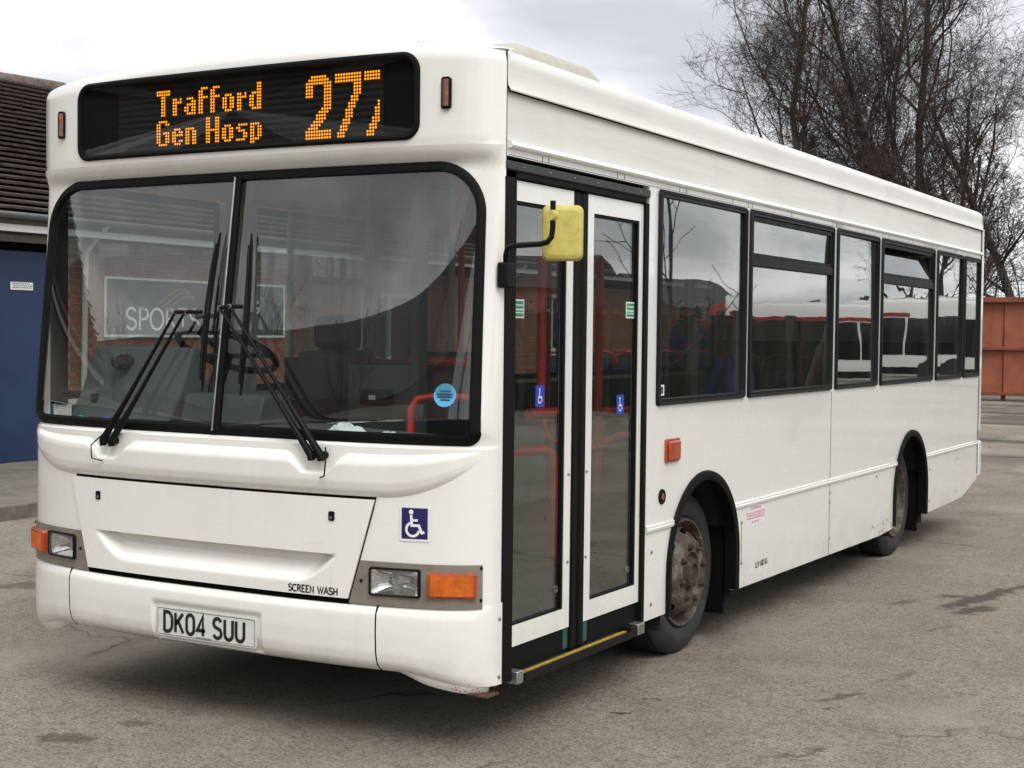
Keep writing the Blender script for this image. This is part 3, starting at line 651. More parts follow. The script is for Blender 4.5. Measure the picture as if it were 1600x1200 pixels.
def outline(hwb, hwt, z0, z1, rb, rt, ns=14, na=20, nt=40):
    """rounded screen outline, counter-clockwise from bottom centre-right; returns (inner, side codes)"""
    pts = []; code = []
    def side(z): return lerp(hwb, hwt, (z - z0) / (z1 - z0))
    for i in range(nt): pts.append((lerp(-(hwb - rb), hwb - rb, i / nt), z0)); code.append('b')
    for i in range(na):
        a = R_(-90 + 90 * i / na); pts.append((hwb - rb + rb * math.cos(a), z0 + rb + rb * math.sin(a))); code.append('br%d' % i)
    for i in range(ns):
        z = lerp(z0 + rb, z1 - rt, i / ns); pts.append((side(z), z)); code.append('r')
    s1 = side(z1 - rt)
    for i in range(na):
        a = R_(90 * i / na); pts.append((s1 - rt + rt * math.cos(a), z1 - rt + rt * math.sin(a))); code.append('tr%d' % i)
    for i in range(nt): pts.append((lerp(s1 - rt, -(s1 - rt), i / nt), z1)); code.append('t')
    for i in range(na):
        a = R_(90 + 90 * i / na); pts.append((-(s1 - rt) + rt * math.cos(a), z1 - rt + rt * math.sin(a))); code.append('tl%d' % i)
    for i in range(ns):
        z = lerp(z1 - rt, z0 + rb, i / ns); pts.append((-side(z), z)); code.append('l')
    for i in range(na):
        a = R_(180 + 90 * i / na); pts.append((-(hwb - rb) + rb * math.cos(a), z0 + rb + rb * math.sin(a))); code.append('bl%d' % i)
    return pts, code
def surround(inner, code, Z0, Z1, H, na=20):
    outp = []
    n = len(inner)
    for i, ((h, z), c) in enumerate(zip(inner, code)):
        if c == 'b': outp.append((h, Z0))
        elif c == 't': outp.append((h, Z1(h)))
        elif c == 'r': outp.append((H, z))
        elif c == 'l': outp.append((-H, z))
        else:
            k = int(c[2:]); q, w = c[:2], k / (na / 2)
            # walk round the corner of the outer frame: arc start -> corner -> arc end
            st = inner[i - k]; en = inner[(i - k + na) % n]
            if q == 'br': A, B, D_ = (st[0], Z0), (H, Z0), (H, en[1])
            if q == 'tr': A, B, D_ = (H, st[1]), (H, Z1(H)), (en[0], Z1(en[0]))
            if q == 'tl': A, B, D_ = (st[0], Z1(st[0])), (-H, Z1(-H)), (-H, en[1])
            if q == 'bl': A, B, D_ = (-H, st[1]), (-H, Z0), (en[0], Z0)
            w1, w2 = (1 - (1 - min(w, 1)) ** 1.9 if q in ('br', 'tl') else w), (max(0, w - 1) ** 1.9 if q in ('tr', 'bl') else w - 1)
            p = (lerp(A[0], B[0], w1), lerp(A[1], B[1], w1)) if w <= 1 else (lerp(B[0], D_[0], w2), lerp(B[1], D_[1], w2))
            if c[0] == 't': p = (p[0], Z1(p[0])) if w >= 1 and q == 'tr' or w <= 1 and q == 'tl' else p
            outp.append(p)
    return outp
def ring(inner, outer, ts, off=0, D=None):
    return [[FS(lerp(a[0], b[0], t), lerp(a[1], b[1], t), off if not callable(off) else off(t)) for a, b in zip(inner, outer)] for t in ts]
def shrink(pts, d):
    n = len(pts); o = []
    for i in range(n):
        a, b = pts[i - 1], pts[(i + 1) % n]; tx_, ty_ = b[0] - a[0], b[1] - a[1]; l = math.hypot(tx_, ty_) or 1
        o.append((pts[i][0] - ty_ / l * d, pts[i][1] + tx_ / l * d))
    return o
def flipf(g): g.f = [tuple(reversed(f)) for f in g.f]; return g
# --- windscreen surround (front pillars and the hood under the display)
ws, wc_ = outline(1.157, 1.135, 1.178, 2.237, .05, .20)
wo = surround(ws, wc_, 1.160, lambda h: 2.30, HW)
TS = [0, .12, .25, .4, .55, .7, .85, .95, 1]
fixn(G().sheet(ring(ws, wo, TS), True).build('front_pillar_panel', 'moulded_white', bus, smooth=35))
# --- head panel round the display
ds, dc = outline(.893, .893, 2.322, 2.655, .065, .075, 6, 20, 30)
topz = lambda h: zc(h) + .058
do = surround(ds, dc, 2.30, topz, HW)
hp_ = G().sheet(ring(ds, do, [0, .15, .3, .5, .7, .85, 1]), True)
# roll over the top edge onto the roof
rows = []
HN = hs(80)
for th in (56, 66, 78, 90):
    r_ = []
    for h in HN:
        a = R_(th); x_, y_, _ = FS(h, zc(h) + RR * math.sin(R_(56))); lo0 = RR * (1 - math.cos(R_(56))); lo = RR * (1 - math.cos(a))
        r_.append((x_ + (CX - x_) / 1.2 * (lo - lo0) * .9, y_ + (lo - lo0), zc(h) + RR * math.sin(a)))
    rows.append(r_)
last = rows[-1]
for k in (.25, .6, 1): rows.append([(p[0], lerp(p[1], .12, k), p[2] + .012 * k) for p in last])
hp_.sheet(rows)
fixn(hp_.build('head_panel', 'moulded_white', bus, smooth=40))
chips = G(); r = random.Random(12)
for i in range(10):
    h = r.uniform(.86, 1.0); a = R_(60); s_ = r.uniform(.001, .004); x_, y_, _ = FS(h, zc(h) + RR * .8)
    p = Vector((x_, y_ - .004, zc(h) + RR * .8 + .003)); chips.add([p, p + Vector((s_ * 2, 0, 0)), p + Vector((s_ * 2, .002, s_)), p + Vector((0, .002, s_))], [(0, 1, 2, 3)])
kind(chips.build('paint_chip', 'chip_red', bus), 'stuff')
# --- destination display
dd = G()
dbox = shrink(ds, .0)
dd.sheet([[FS(a, b, .006) for a, b in ds], [FS(a, b, .012) for a, b in shrink(ds, .010)], [FS(a, b, .008) for a, b in shrink(ds, .022)], [FS(a, b, -.03) for a, b in shrink(ds, .026)]], True)
dsp = dd.build('destination_display', 'black_rubber', bus, smooth=50); fixn(dsp)
G().box(CX - .93, CX + .93, -.098, -.085, 2.29, 2.66).build('display_back', 'soft_black', dsp)
G().box(-1.87, -.487, -.106, -.100, 2.335, 2.640).build('led_board', 'led_panel', dsp)
gg = shrink(ds, .022); n = len(gg)
gl_ = G(); gl_.sheet([[(lerp(CX + a, CX, k), lerp(FS(a, b)[1] + .004, -.146, k), lerp(b, 2.49, k)) for a, b in gg] for k in (0, .5, .98)], True)
fixn(gl_.build('display_glass', 'display_glass', dsp, smooth=50))
BM = {'T': ['######', '######'] + ['..##..'] * 7, 'r': ['##.#', '####', '##..', '##..', '##..', '##..'], 'a': ['.###.', '...##', '.####', '##.##', '##.##', '.####'],
      'f': ['.###', '##..', '##..', '####', '##..', '##..', '##..', '##..', '##..'], 'o': ['.###.', '##.##', '##.##', '##.##', '##.##', '.###.'], 'd': ['...##', '...##', '...##', '.####', '##.##', '##.##', '##.##', '##.##', '.####'],
      'G': ['.####.', '##..##', '##....', '##....', '##.###', '##..##', '##..##', '##..##', '.####.'], 'e': ['.###.', '##.##', '#####', '##...', '##.##', '.###.'], 'n': ['####.', '##.##', '##.##', '##.##', '##.##', '##.##'],
      'H': ['##..##'] * 4 + ['######'] + ['##..##'] * 4, 's': ['.####', '##...', '.###.', '...##', '...##', '####.'], 'p': ['####.', '##.##', '##.##', '##.##', '##.##', '####.', '##...', '##...'], ' ': ['..']}
def led(g, x, z, p, s=.40):
    g.add([(x + p * s * math.cos(a), -.1115, z + p * s * math.sin(a)) for a in [2 * math.pi * k / 6 for k in range(6)]], [tuple(range(6))])
def led_word(wd, x0, ztop, px, pz):
    g = G(); c0 = 0
    for ch in wd:
        rows_ = BM[ch]; top = 9 - len(rows_) if ch not in 'p' else 3
        for i, rw in enumerate(rows_):
            for j, q in enumerate(rw):
                if q == '#': led(g, x0 + (c0 + j + .5) * px, ztop - (top + i + .5) * pz, px)
        c0 += len(rows_[0]) + 1
    kind(flipf(g).build('lit_dots', 'led_amber', dsp), 'stuff')
led_word('Trafford', -1.648, 2.600, .0129, .0123); led_word('Gen Hosp', -1.648, 2.474, .0124, .0120)
def led_digits():
    g = G(); px, pz = .0128, .0126
    def two(r_, c_):
        if r_ < 3: return (2 - r_) <= c_ <= 9 - (2 - r_)
        if r_ >= 17: return True
        if r_ <= 9: return c_ >= 7 or (c_ <= 2 and r_ < 7)
        s_ = round(7 - (r_ - 9) * 7 / 8); return s_ <= c_ <= s_ + 3
    def seven(r_, c_):
        if r_ < 3: return True
        s_ = round(7 - max(0, r_ - 5) * 6 / 14); return s_ <= c_ <= s_ + 2
    for x0, fn, lim in ((-.858, two, 10), (-.715, seven, 10), (-.575, seven, 6)):
        for r_ in range(20):
            for c_ in range(10):
                cc = c_ if lim == 10 else c_
                if fn(r_, c_) and c_ < lim: led(g, x0 + (c_ + .5) * px, 2.602 - (r_ + .5) * pz, px)
    kind(flipf(g).build('lit_dots', 'led_amber', dsp), 'stuff')
led_digits()
# --- side marker lamps on the head
for s in (-1, 1):
    h = s * 1.004; x_, y_, _ = FS(h, 2.49)
    g = G(); g.prism(rrect(x_ - .018, x_ + .018, 2.432, 2.548, .008, 3), 1, y_ - .012, y_ + .01)
    o = g.build('marker_lamp', 'black_rubber', bus, bevel=.002)
    G().sheet([[(x_ - .013 + .026 * i / 4, y_ - .0125 - .010 * math.sin(math.pi * i / 4), z) for i in range(5)] for z in (2.44, 2.50, 2.54)]).build('lens', 'amber_faded', o, smooth=60)
# --- windscreen: rubber, two panes, centre bar
rub = G().sheet([[FS(a, b, .004) for a, b in shrink(ws, -.006)], [FS(a, b, .016) for a, b in shrink(ws, .008)], [FS(a, b, .014) for a, b in shrink(ws, .028)], [FS(a, b, -.012) for a, b in shrink(ws, .036)]], True)
wsr = rub.build('windscreen', 'black_rubber', bus, smooth=50); fixn(wsr)
gin = shrink(ws, .030)
def pane(sgn):
    N_, Mz = 26, 22; rows = []
    zlo, zhi = 1.206, 2.208
    def halfw(z):
        # width of the inner outline at height z
        best = 0
        for (a, b), (c, d) in zip(gin, gin[1:] + gin[:1]):
            if (b - z) * (d - z) <= 0 and b != d:
                q = a + (c - a) * (z - b) / (d - b); best = max(best, q)
        return best
    for i in range(Mz + 1):
        t_ = i / Mz; z = lerp(zlo, zhi, 1 - (1 - t_) ** 1.5); w_ = halfw(min(max(z, zlo + .001), zhi - .001)); rows.append([FS(sgn * (.010 + (w_ - .008) * (1 - (1 - k / N_) ** 1.6)), z, .001) for k in range(N_ + 1)])
    o = G().sheet(rows).build('pane', 'screen_glass', wsr, smooth=60); fixn(o)
pane(-1); pane(1)
br_ = [FS(0, z, .012) for z in (1.19, 1.5, 1.9, 2.22)]
G().tube(br_, .016, 8).build('centre_bar', 'black_rubber', wsr, smooth=60)
G().tube([(p[0] - .012, p[1] - .013, p[2]) for p in br_], .0045, 6).build('bright_trim', 'aluminium', wsr, smooth=60)
# --- band under the screen with the two wiper recesses
def band_low(h): return .972 + .165 * (max(0, (abs(h) - .80)) / .40) ** 2.2
BP = [(0, .284), (.05, .294), (.13, .305), (.28, .314), (.60, .317), (.69, .312), (.79, .291), (1, .236)]
rows = []; HB = hs(260)
for iv_ in range(31):
    v_ = iv_ / 30; r_ = []
    for h in HB:
        z = lerp(band_low(h), 1.172, v_); d = pl(BP, v_)[0]
        fade = 1 - sstep(1.06, 1.2, abs(h))
        d = lerp(.262, d, .35 + .65 * fade) if v_ < .9 else d
        for c0 in (-.545, .535):
            top_ = .175; bot_ = .055; zr = (z - 1.066) / (1.172 - 1.066)
            if zr > -.15:
                wd_ = lerp(bot_, top_, max(0, min(1, zr))); m_ = (1 - sstep(wd_ - .035, wd_ + .012, abs(h - c0))) * sstep(-.15, .12, zr)
                d = lerp(d, min(d, .248 - .0 * zr), m_)
        r_.append(FS(h, z, 0, HW, d, 2.6))
    rows.append(r_)
fixn(G().sheet(rows).build('screen_band', 'moulded_white', bus, smooth=40, solid=.0))
# --- lower front panel
def flap_h(z, e_=0): return lerp(.678, .790, (z - .574) / (.966 - .574)) + e_
fixn(G().sheet([[FS(h, z, 0, HW, .285, 2.6) for h in hs(90)] for z in (.955, 1.0, 1.06, 1.11, 1.162)]).build('lower_front_panel', 'moulded_white', bus, smooth=40))
for s in (-1, 1):
    fixn(G().sheet([[FS(s * lerp(flap_h(z) - .008, HW, 1 - (1 - k / 30) ** 1.9), z, 0, HW, .285, 2.6) for k in range(31)] for z in [.722 + .234 * i / 6 for i in range(7)]]).build('lower_front_panel', 'moulded_white', bus, smooth=40))
fixn(G().sheet([[FS(.80 * (-1 + 2 * k / 40), z, -.09, HW, .285, 2.6) for k in range(41)] for z in (.5, .75, 1.0)]).build('flap_cavity', 'soft_black', bus))
# --- bonnet flap with scoop, black gap behind it
def flap_h(z, e_=0): return lerp(.678, .790, (z - .574) / (.966 - .574)) + e_
def scoop(h, z):
    top, bot = .742, .622
    if not (bot - .01 < z < top + .008): return 0
    hw_ = lerp(.47, .625, ((z - bot) / (top - bot)) ** .8 if z > bot else 0)
    e_ = 1 - sstep(hw_ - .06, hw_ + .01, abs(h)); k = (z - bot) / (top - bot)
    return .058 * e_ * sstep(0, .72, k) * (1 - sstep(.93, 1.05, k))
zs = [.5825 + (.9645 - .5825) * i / 60 for i in range(61)]
rows = [[FS(f * flap_h(z), z, .012 - scoop(f * flap_h(z), z), HW, .285, 2.6) for f in [-1 + 2 * k / 150 for k in range(151)]] for z in zs]
flap = G().sheet(rows).build('bonnet_flap', 'moulded_white', bus, smooth=40, solid=.0); fixn(flap)
edge = G()
per = [(-flap_h(zs[0]) + 2 * flap_h(zs[0]) * k / 60, zs[0]) for k in range(60)] + [(flap_h(z), z) for z in zs[:-1:6]] + [(flap_h(zs[-1]) - 2 * flap_h(zs[-1]) * k / 60, zs[-1]) for k in range(60)] + [(-flap_h(z), z) for z in reversed(zs[1::6])]
edge.sheet([[FS(a, b, .012, HW, .285, 2.6) for a, b in per], [FS(a, b, -.012, HW, .285, 2.6) for a, b in shrink(per, .002)]], True)
fixn(edge.build('flap_edge', 'moulded_white', flap))
gap = G().sheet([[FS(a, b, .0025, HW, .285, 2.6) for a, b in shrink(per, .004)], [FS(a, b, .0025, HW, .285, 2.6) for a, b in [(p[0] * 1.006, p[1] + (-.022 if p[1] < .60 else (.009 if p[1] > .95 else 0))) for p in per]]], True)
fixn(gap.build('flap_gap', 'soft_black', bus))
for s in (-.612, .608):
    p = FS(s, .895, .012, HW, .285, 2.6)
    o = G().prism(rrect(p[0] - .013, p[0] + .013, p[2] - .020, p[2] + .016, .006, 3), 1, p[1] - .004, p[1] + .004).build('latch', 'black_plastic', flap)
    G().lathe([(-.004, 0), (-.004, .006), (.002, .007)], 1, (p[0], p[1] - .004, p[2] - .008), 12).build('key_barrel', 'worn_steel', o)
ff = lambda a, b: FS(a, b, .0135, HW, .285, 2.6)
tx = G(); text(tx, 'SCREEN WASH', ff, .415,  .592, .0255, .0054, 1.04, .15, True); tx.build('lettering', 'black_print', flap); fixn(flap.children[-1])
# --- lamp clusters
for s in (-1, 1):
    def lp(h, z, off): return FS(s * h, z, off, HW, .285, 2.6)
    zs_ = [.588 + .142 * i / 4 for i in range(5)]
    cg = G()
    for z0_, z1_, fa_, fb_ in ((.566, .604, None, 1.172), (.710, .732, None, 1.172), (.604, .710, None, .770), (.604, .710, .970, 1.172)):
        cg.sheet([[lp(lerp((flap_h(z) + .006) if fa_ is None else fa_, fb_, 1 - (1 - k / 16) ** 1.3), z, .006) for k in range(17)] for z in (z0_, (z0_ + z1_) / 2, z1_)])
    fixn(G().sheet([[lp(lerp(1.168, 1.2, 1 - (1 - k / 10) ** 1.9), z, 0) for k in range(11)] for z in (.556, .64, .724)]).build('lower_front_panel', 'moulded_white', bus, smooth=40))
    cl_ = cg.build('lamp_cluster', 'lamp_surround', bus, smooth=40); fixn(cl_)
    hb = rrect(.768, .972, .602, .712, .012, 4)
    rim_ = G().sheet([[lp(a, b, .006) for a, b in hb], [lp(a, b, .018) for a, b in shrink(hb, .003)], [lp(a, b, .018) for a, b in shrink(hb, .009)], [lp(a, b, .0085) for a, b in shrink(hb, .010)]], True).build('headlight', 'black_plastic', cl_, smooth=50); fixn(rim_)
    rf_ = G()
    for c0, c1 in ((.772, .968),):
        rf_.sheet([[lp(lerp(c0, c1, k / 20), z, .006 - .052 * (1 - abs(2 * k / 20 - 1) ** 2.4) * (1 - abs((z - .657) / .053) ** 3)) for k in range(21)] for z in [.604 + .106 * i / 16 for i in range(17)]])
    fixn(rf_.build('reflector', 'reflector', cl_, smooth=40))
    o = G().sheet([[lp(lerp(.776, .964, k / 40), z, .0155 + (.0012 if k % 2 else 0)) for k in range(41)] for z in (.609, .66, .705)]).build('lens', 'lens_glass', cl_); fixn(o)
    for c0 in (.850,): G().ball(lp(c0, .657, -.030), (.010, .014, .010), 8).build('bulb', 'white_board', cl_); G().ball(lp(c0, .657, -.012), (.012, .004, .012), 8).build('bulb_shield', 'worn_steel', cl_)
    ib = rrect(.998, 1.158, .606, .704, .010, 4)
    o = G().sheet([[lp(a, b, .006) for a, b in ib], [lp(a, b, .026) for a, b in shrink(ib, .004)], [lp(a, b, .028) for a, b in shrink(ib, .012)]], True).build('indicator', 'red_orange_lens', cl_, smooth=30); fixn(o)
    o = G().sheet([[lp(lerp(1.009, 1.147, k / 30), z, .0265 + (.0012 if k % 2 else 0)) for k in range(31)] for z in (.617, .66, .693)]).build('indicator_lens', 'orange_lens', cl_); fixn(o)
    for h, z in ((.735, .655), (1.168, .720), (1.168, .600)): p = lp(h, z, .008); G().ball(p, (.007, .004, .007), 6).build('screw', 'black_plastic', cl_)
# --- wheelchair sign
def wf(off): return lambda a, b: FS(a, b, off, HW, .285, 2.6)
def patch(g, a0, a1, b0, b1, off, n=6): return g.sheet([[FS(lerp(a0, a1, k / n), lerp(b0, b1, j / 2), off, HW, .285, 2.6) for k in range(n + 1)] for j in range(3)])
sg = patch(G(), .888, 1.003, .815, .950, .003).build('access_sticker', 'white_print', bus); fixn(sg)
fixn(patch(G(), .896, .995, .8245, .9405, .0042).build('blue_field', 'sign_blue', sg))
pg = G(); w4 = wf(.0056)
sx_, sz_ = .893, .821; U = lambda a, b: (sx_ + a * .105, sz_ + b * .123)
flat(pg, [[U(.38 + .085 * math.cos(k * math.pi / 6), .85 + .075 * math.sin(k * math.pi / 6)) for k in range(12)]], w4)
flat(pg, ribbon([U(.38, .76), U(.41, .44), U(.66, .44), U(.77, .22), U(.86, .25)], .0100), w4)
flat(pg, ribbon([U(.41, .60), U(.62, .60)], .0085), w4)
flat(pg, ribbon([U(.44 + .23 * math.cos(R_(a)), .32 + .205 * math.sin(R_(a))) for a in range(112, 352, 14)], .0095), w4)
fixn(pg.build('wheelchair_pictogram', 'white_print', sg))
# --- bumper in three mouldings with plate recess
def bz(h): return .312 - .042 * sstep(.86, 1.16, abs(h))
BB = [(0, .245), (.05, .272), (.14, .292), (.28, .302), (.55, .306), (.78, .305), (.83, .303), (.86, .299), (.95, .279), (1, .262)]
def bump_sheet(h0, h1, n):
    rows = []
    for i in range(25):
        v_ = i / 24; r_ = []
        for k in range(n + 1):
            h = lerp(h0, h1, k / n); ah = abs(h)
            if ah > .9: h = math.copysign(.9 + .304 * (1 - (1 - (ah - .9) / .304) ** 1.9), h) if ah < 1.204 else h
            z = lerp(bz(h), .580, v_); d = pl(BB, v_)[0]
            if abs(h) < .29 and .325 < z < .485: d -= .016 * sstep(.29, .275, abs(h)) * sstep(.325, .338, z) * sstep(.485, .475, z)
            r_.append(FS(h, z, 0, 1.204, d, 2.6))
        rows.append(r_)
    return G().sheet(rows)
cen = bump_sheet(-.800, .800, 160).build('bumper', 'moulded_white', bus, smooth=40, solid=.0); fixn(cen)
for s in (-1, 1):
    fixn(bump_sheet(s * .806, s * 1.204, 40).build('bumper_corner', 'moulded_white', bus, smooth=40))
    o = G().tube([FS(s * .803, z, -.002, 1.204, pl(BB, (z - .31) / .276)[0], 2.6) for z in [.315 + .26 * i / 10 for i in range(11)]], .0035, 6).build('bumper_seam', 'soft_black', bus)
    # lower lip under the corner
    lip = G().sheet([[FS(s * lerp(.83, 1.2, k / 16), lerp(bz(lerp(.83, 1.2, k / 16)) + .012, bz(lerp(.83, 1.2, k / 16)) - .030 * sstep(0, .45, k / 16), j / 3), -.014 - .02 * (j / 3) ** 2, 1.21, .272, 2.6) for k in range(17)] for j in range(4)]).build('corner_lip', 'moulded_white', bus, smooth=40); fixn(lip)
p = FS(1.165, .268, -.01, 1.21, .26, 2.6)
G().box(p[0] - .05, p[0] + .05, p[1] - .01, p[1] + .08, .232, .244).build('towing_bracket', 'rust', bus, bevel=.006)
gg = G(); r = random.Random(31)
for i in range(40):
    h = r.uniform(1.08, 1.205); z = bz(h) + abs(r.gauss(0, .012)) - .018; s_ = r.uniform(.001, .0035); q = Vector(FS(h, z, .004, 1.204, .262, 2.6))
    gg.add([q + Vector((-s_, -.001, 0)), q + Vector((0, -.001, -s_)), q + Vector((s_, -.001, 0)), q + Vector((0, -.001, s_))], [(0, 1, 2, 3)])
kind(gg.build('paint_scrape', 'chip_red', bus), 'stuff')
for z in (.30, .52): G().ball((.003, -.02, z), .008, 6).build('bolt', 'worn_steel', bus)
# --- number plate
py = -.292
pl_ = G().prism(rrect(CX - .262, CX + .258, .345, .463, .008, 3), 1, py - .004, py + .006).build('number_plate', 'plate_white', bus)
pf = lambda a, b: (a, py - .0055, b)
tx = G(); xe = text(tx, 'DK04', pf, CX - .220, .3645, .079, .0145, .94, .245); fixn(tx.build('lettering', 'black_print', pl_)); tx = G(); text(tx, 'SUU', pf, CX + .042, .3645, .079, .0145, .94, .245); fixn(tx.build('lettering', 'black_print', pl_))
o = G(); flat(o, ribbon(rrect(CX - .256, CX + .252, .351, .457, .006, 3), .0022, True), pf); o.build('plate_border', 'panel_grey', pl_); fixn(o and pl_.children[-1])
tx = G()
for k in range(9): flat(tx, [[(CX - .05 + k * .009, .3535), (CX - .044 + k * .009, .3535), (CX - .044 + k * .009, .358), (CX - .05 + k * .009, .358)]], pf)
tx.build('small_print', 'panel_grey', pl_)
# --- wipers: pair of parallel arms each side, one blade
def wiper(pivs, tips, bt, bb, side):
    base = G()
    for q in pivs: base.lathe([(-.03, .013), (.02, .016), (.03, .02)], 1, (q[0], q[1], q[2]), 12)
    w_ = base.build('wiper', 'black_plastic', bus, smooth=50)
    for q, t_ in zip(pivs, tips):
        mid = [lerp(a, b, .35) for a, b in zip(q, t_)]; mid[1] -= .015
        G().tube([(q[0], q[1] - .025, q[2] - .02), (q[0], q[1] - .028, q[2]), mid, t_], [.015, .016, .0095, .006], 8).build('arm', 'black_plastic', w_, smooth=50)
        G().tube([(t_[0], t_[1] - .006, t_[2]), (t_[0], t_[1] + .012, t_[2])], .010, 8).build('link_bolt', 'worn_steel', w_)
    pts = []
    for i in range(15):
        k = i / 14; z = lerp(bb[2], bt[2], k); x_ = lerp(bb[0], bt[0], k) + side * .012 * math.sin(math.pi * k); pts.append((x_, FS(x_ - CX, z, .020)[1], z))
    G().tube(pts, [.004] + [.0065] * 13 + [.004], 6).build('blade', 'black_rubber', w_, smooth=50)
    fr_ = [(p[0], p[1] - .013 - .008 * math.sin(math.pi * i / 14), p[2]) for i, p in enumerate(pts)][1:-1]
    G().tube(fr_, [.004] + [.0065] * (len(fr_) - 2) + [.004], 6).build('blade_frame', 'black_plastic', w_, smooth=50)
    G().tube([tips[0], tips[1], (lerp(pts[8][0], tips[1][0], .2), pts[8][1] - .03, tips[1][2])], .009, 6).build('link', 'black_plastic', w_)
    q = pivs[1] if side > 0 else pivs[0]; s_ = -1 if side < 0 else 1
    G().tube([(q[0] + s_ * .01, q[1] - .01, q[2] + .03), (q[0] - .045 if side < 0 else q[0] + .04, q[1] - .05, q[2] - .02), (q[0] - .04 if side < 0 else q[0] + .035, q[1] - .052, q[2] - .075), (q[0] + .0, q[1] - .03, q[2] - .085)], .0030, 6).build('washer_hose', 'black_rubber', w_, smooth=60)
wiper([(-1.765, -.272, 1.128), (-1.712, -.275, 1.128)], [(-1.425, -.232, 1.668), (-1.372, -.235, 1.668)], (-1.268, 0, 1.995), (-1.287, 0, 1.345), -1)
wiper([(-.672, -.275, 1.124), (-.628, -.272, 1.124)], [(-1.172, -.252, 1.684), (-1.122, -.250, 1.690)], (-1.103, 0, 1.985), (-1.085, 0, 1.335), 1)
gg = patch(G(), .56, .62, 1.10, 1.135, -.035, 3)
# --- round blue sticker inside the screen
p = FS(1.03, 1.362, -.004)
a_ = FS(1.03 - .02, 1.362, -.004); b_ = FS(1.03 + .02, 1.362, -.004); ux = (Vector(b_) - Vector(a_)).normalized()
dk = lambda rr_, off: [(Vector(p) + ux * rr_ * math.cos(t_) + Vector((0, .14 * rr_ * math.sin(t_), rr_ * math.sin(t_))) + Vector((.002, -.004, 0)) * off) for t_ in [2 * math.pi * k / 24 for k in range(24)]]
stk = G().add(dk(.044, 1), [tuple(range(24))]).build('round_sticker', 'sticker_cyan', wsr); fixn(stk)
gg = G()
for k, (a, b, z) in enumerate([(-.022, .022, .014), (-.033, .032, .002), (-.03, .03, -.008), (-.018, .02, -.02)]):
    q = Vector(p) + Vector((.004, -.008, 0)); gg.add([q + ux * a + Vector((0, 0, z)), q + ux * b + Vector((0, 0, z)), q + ux * b + Vector((0, 0, z + .004)), q + ux * a + Vector((0, 0, z + .004))], [(0, 1, 2, 3)])
gg.build('sticker_print', 'sign_blue', stk)

# ---------------------------------------------------------------- bus sides
L = 8.02
XN, XO = 0.0, -2.4                       # nearside (door side) and offside planes
def both(fn):                            # fn(x_outer, sign) for each side
    fn(XN, 1); fn(XO, -1)
ARCH = [(1.985, .47, .425), (5.875, .47, .425)]
def arch_pts(c, z0, n=18, ext=0, zb=None):
    """points along the arch from front foot to rear foot at height z0 (if below the centre use vertical legs)"""
    cy, cz, r_ = c; r_ += ext; pts = []
    if z0 >= cz:
        a = math.asin((z0 - cz) / r_); return [(cy - r_ * math.cos(t), cz + r_ * math.sin(t)) for t in [lerp(a, math.pi - a, i / n) for i in range(n + 1)]]
    return [(cy - r_, z0)] + [(cy - r_ * math.cos(t), cz + r_ * math.sin(t)) for t in [lerp(0, math.pi, i / n) for i in range(n + 1)]] + [(cy + r_, z0)]
def panel(name, pts, x, sgn, th=.03, mat='white_paint', parent=None, proud=0, bevel=0):
    xa = x + sgn * proud; o = G().prism(pts, 0, xa, xa - sgn * th).build(name, mat, parent or bus, bevel=bevel); return fixn(o)
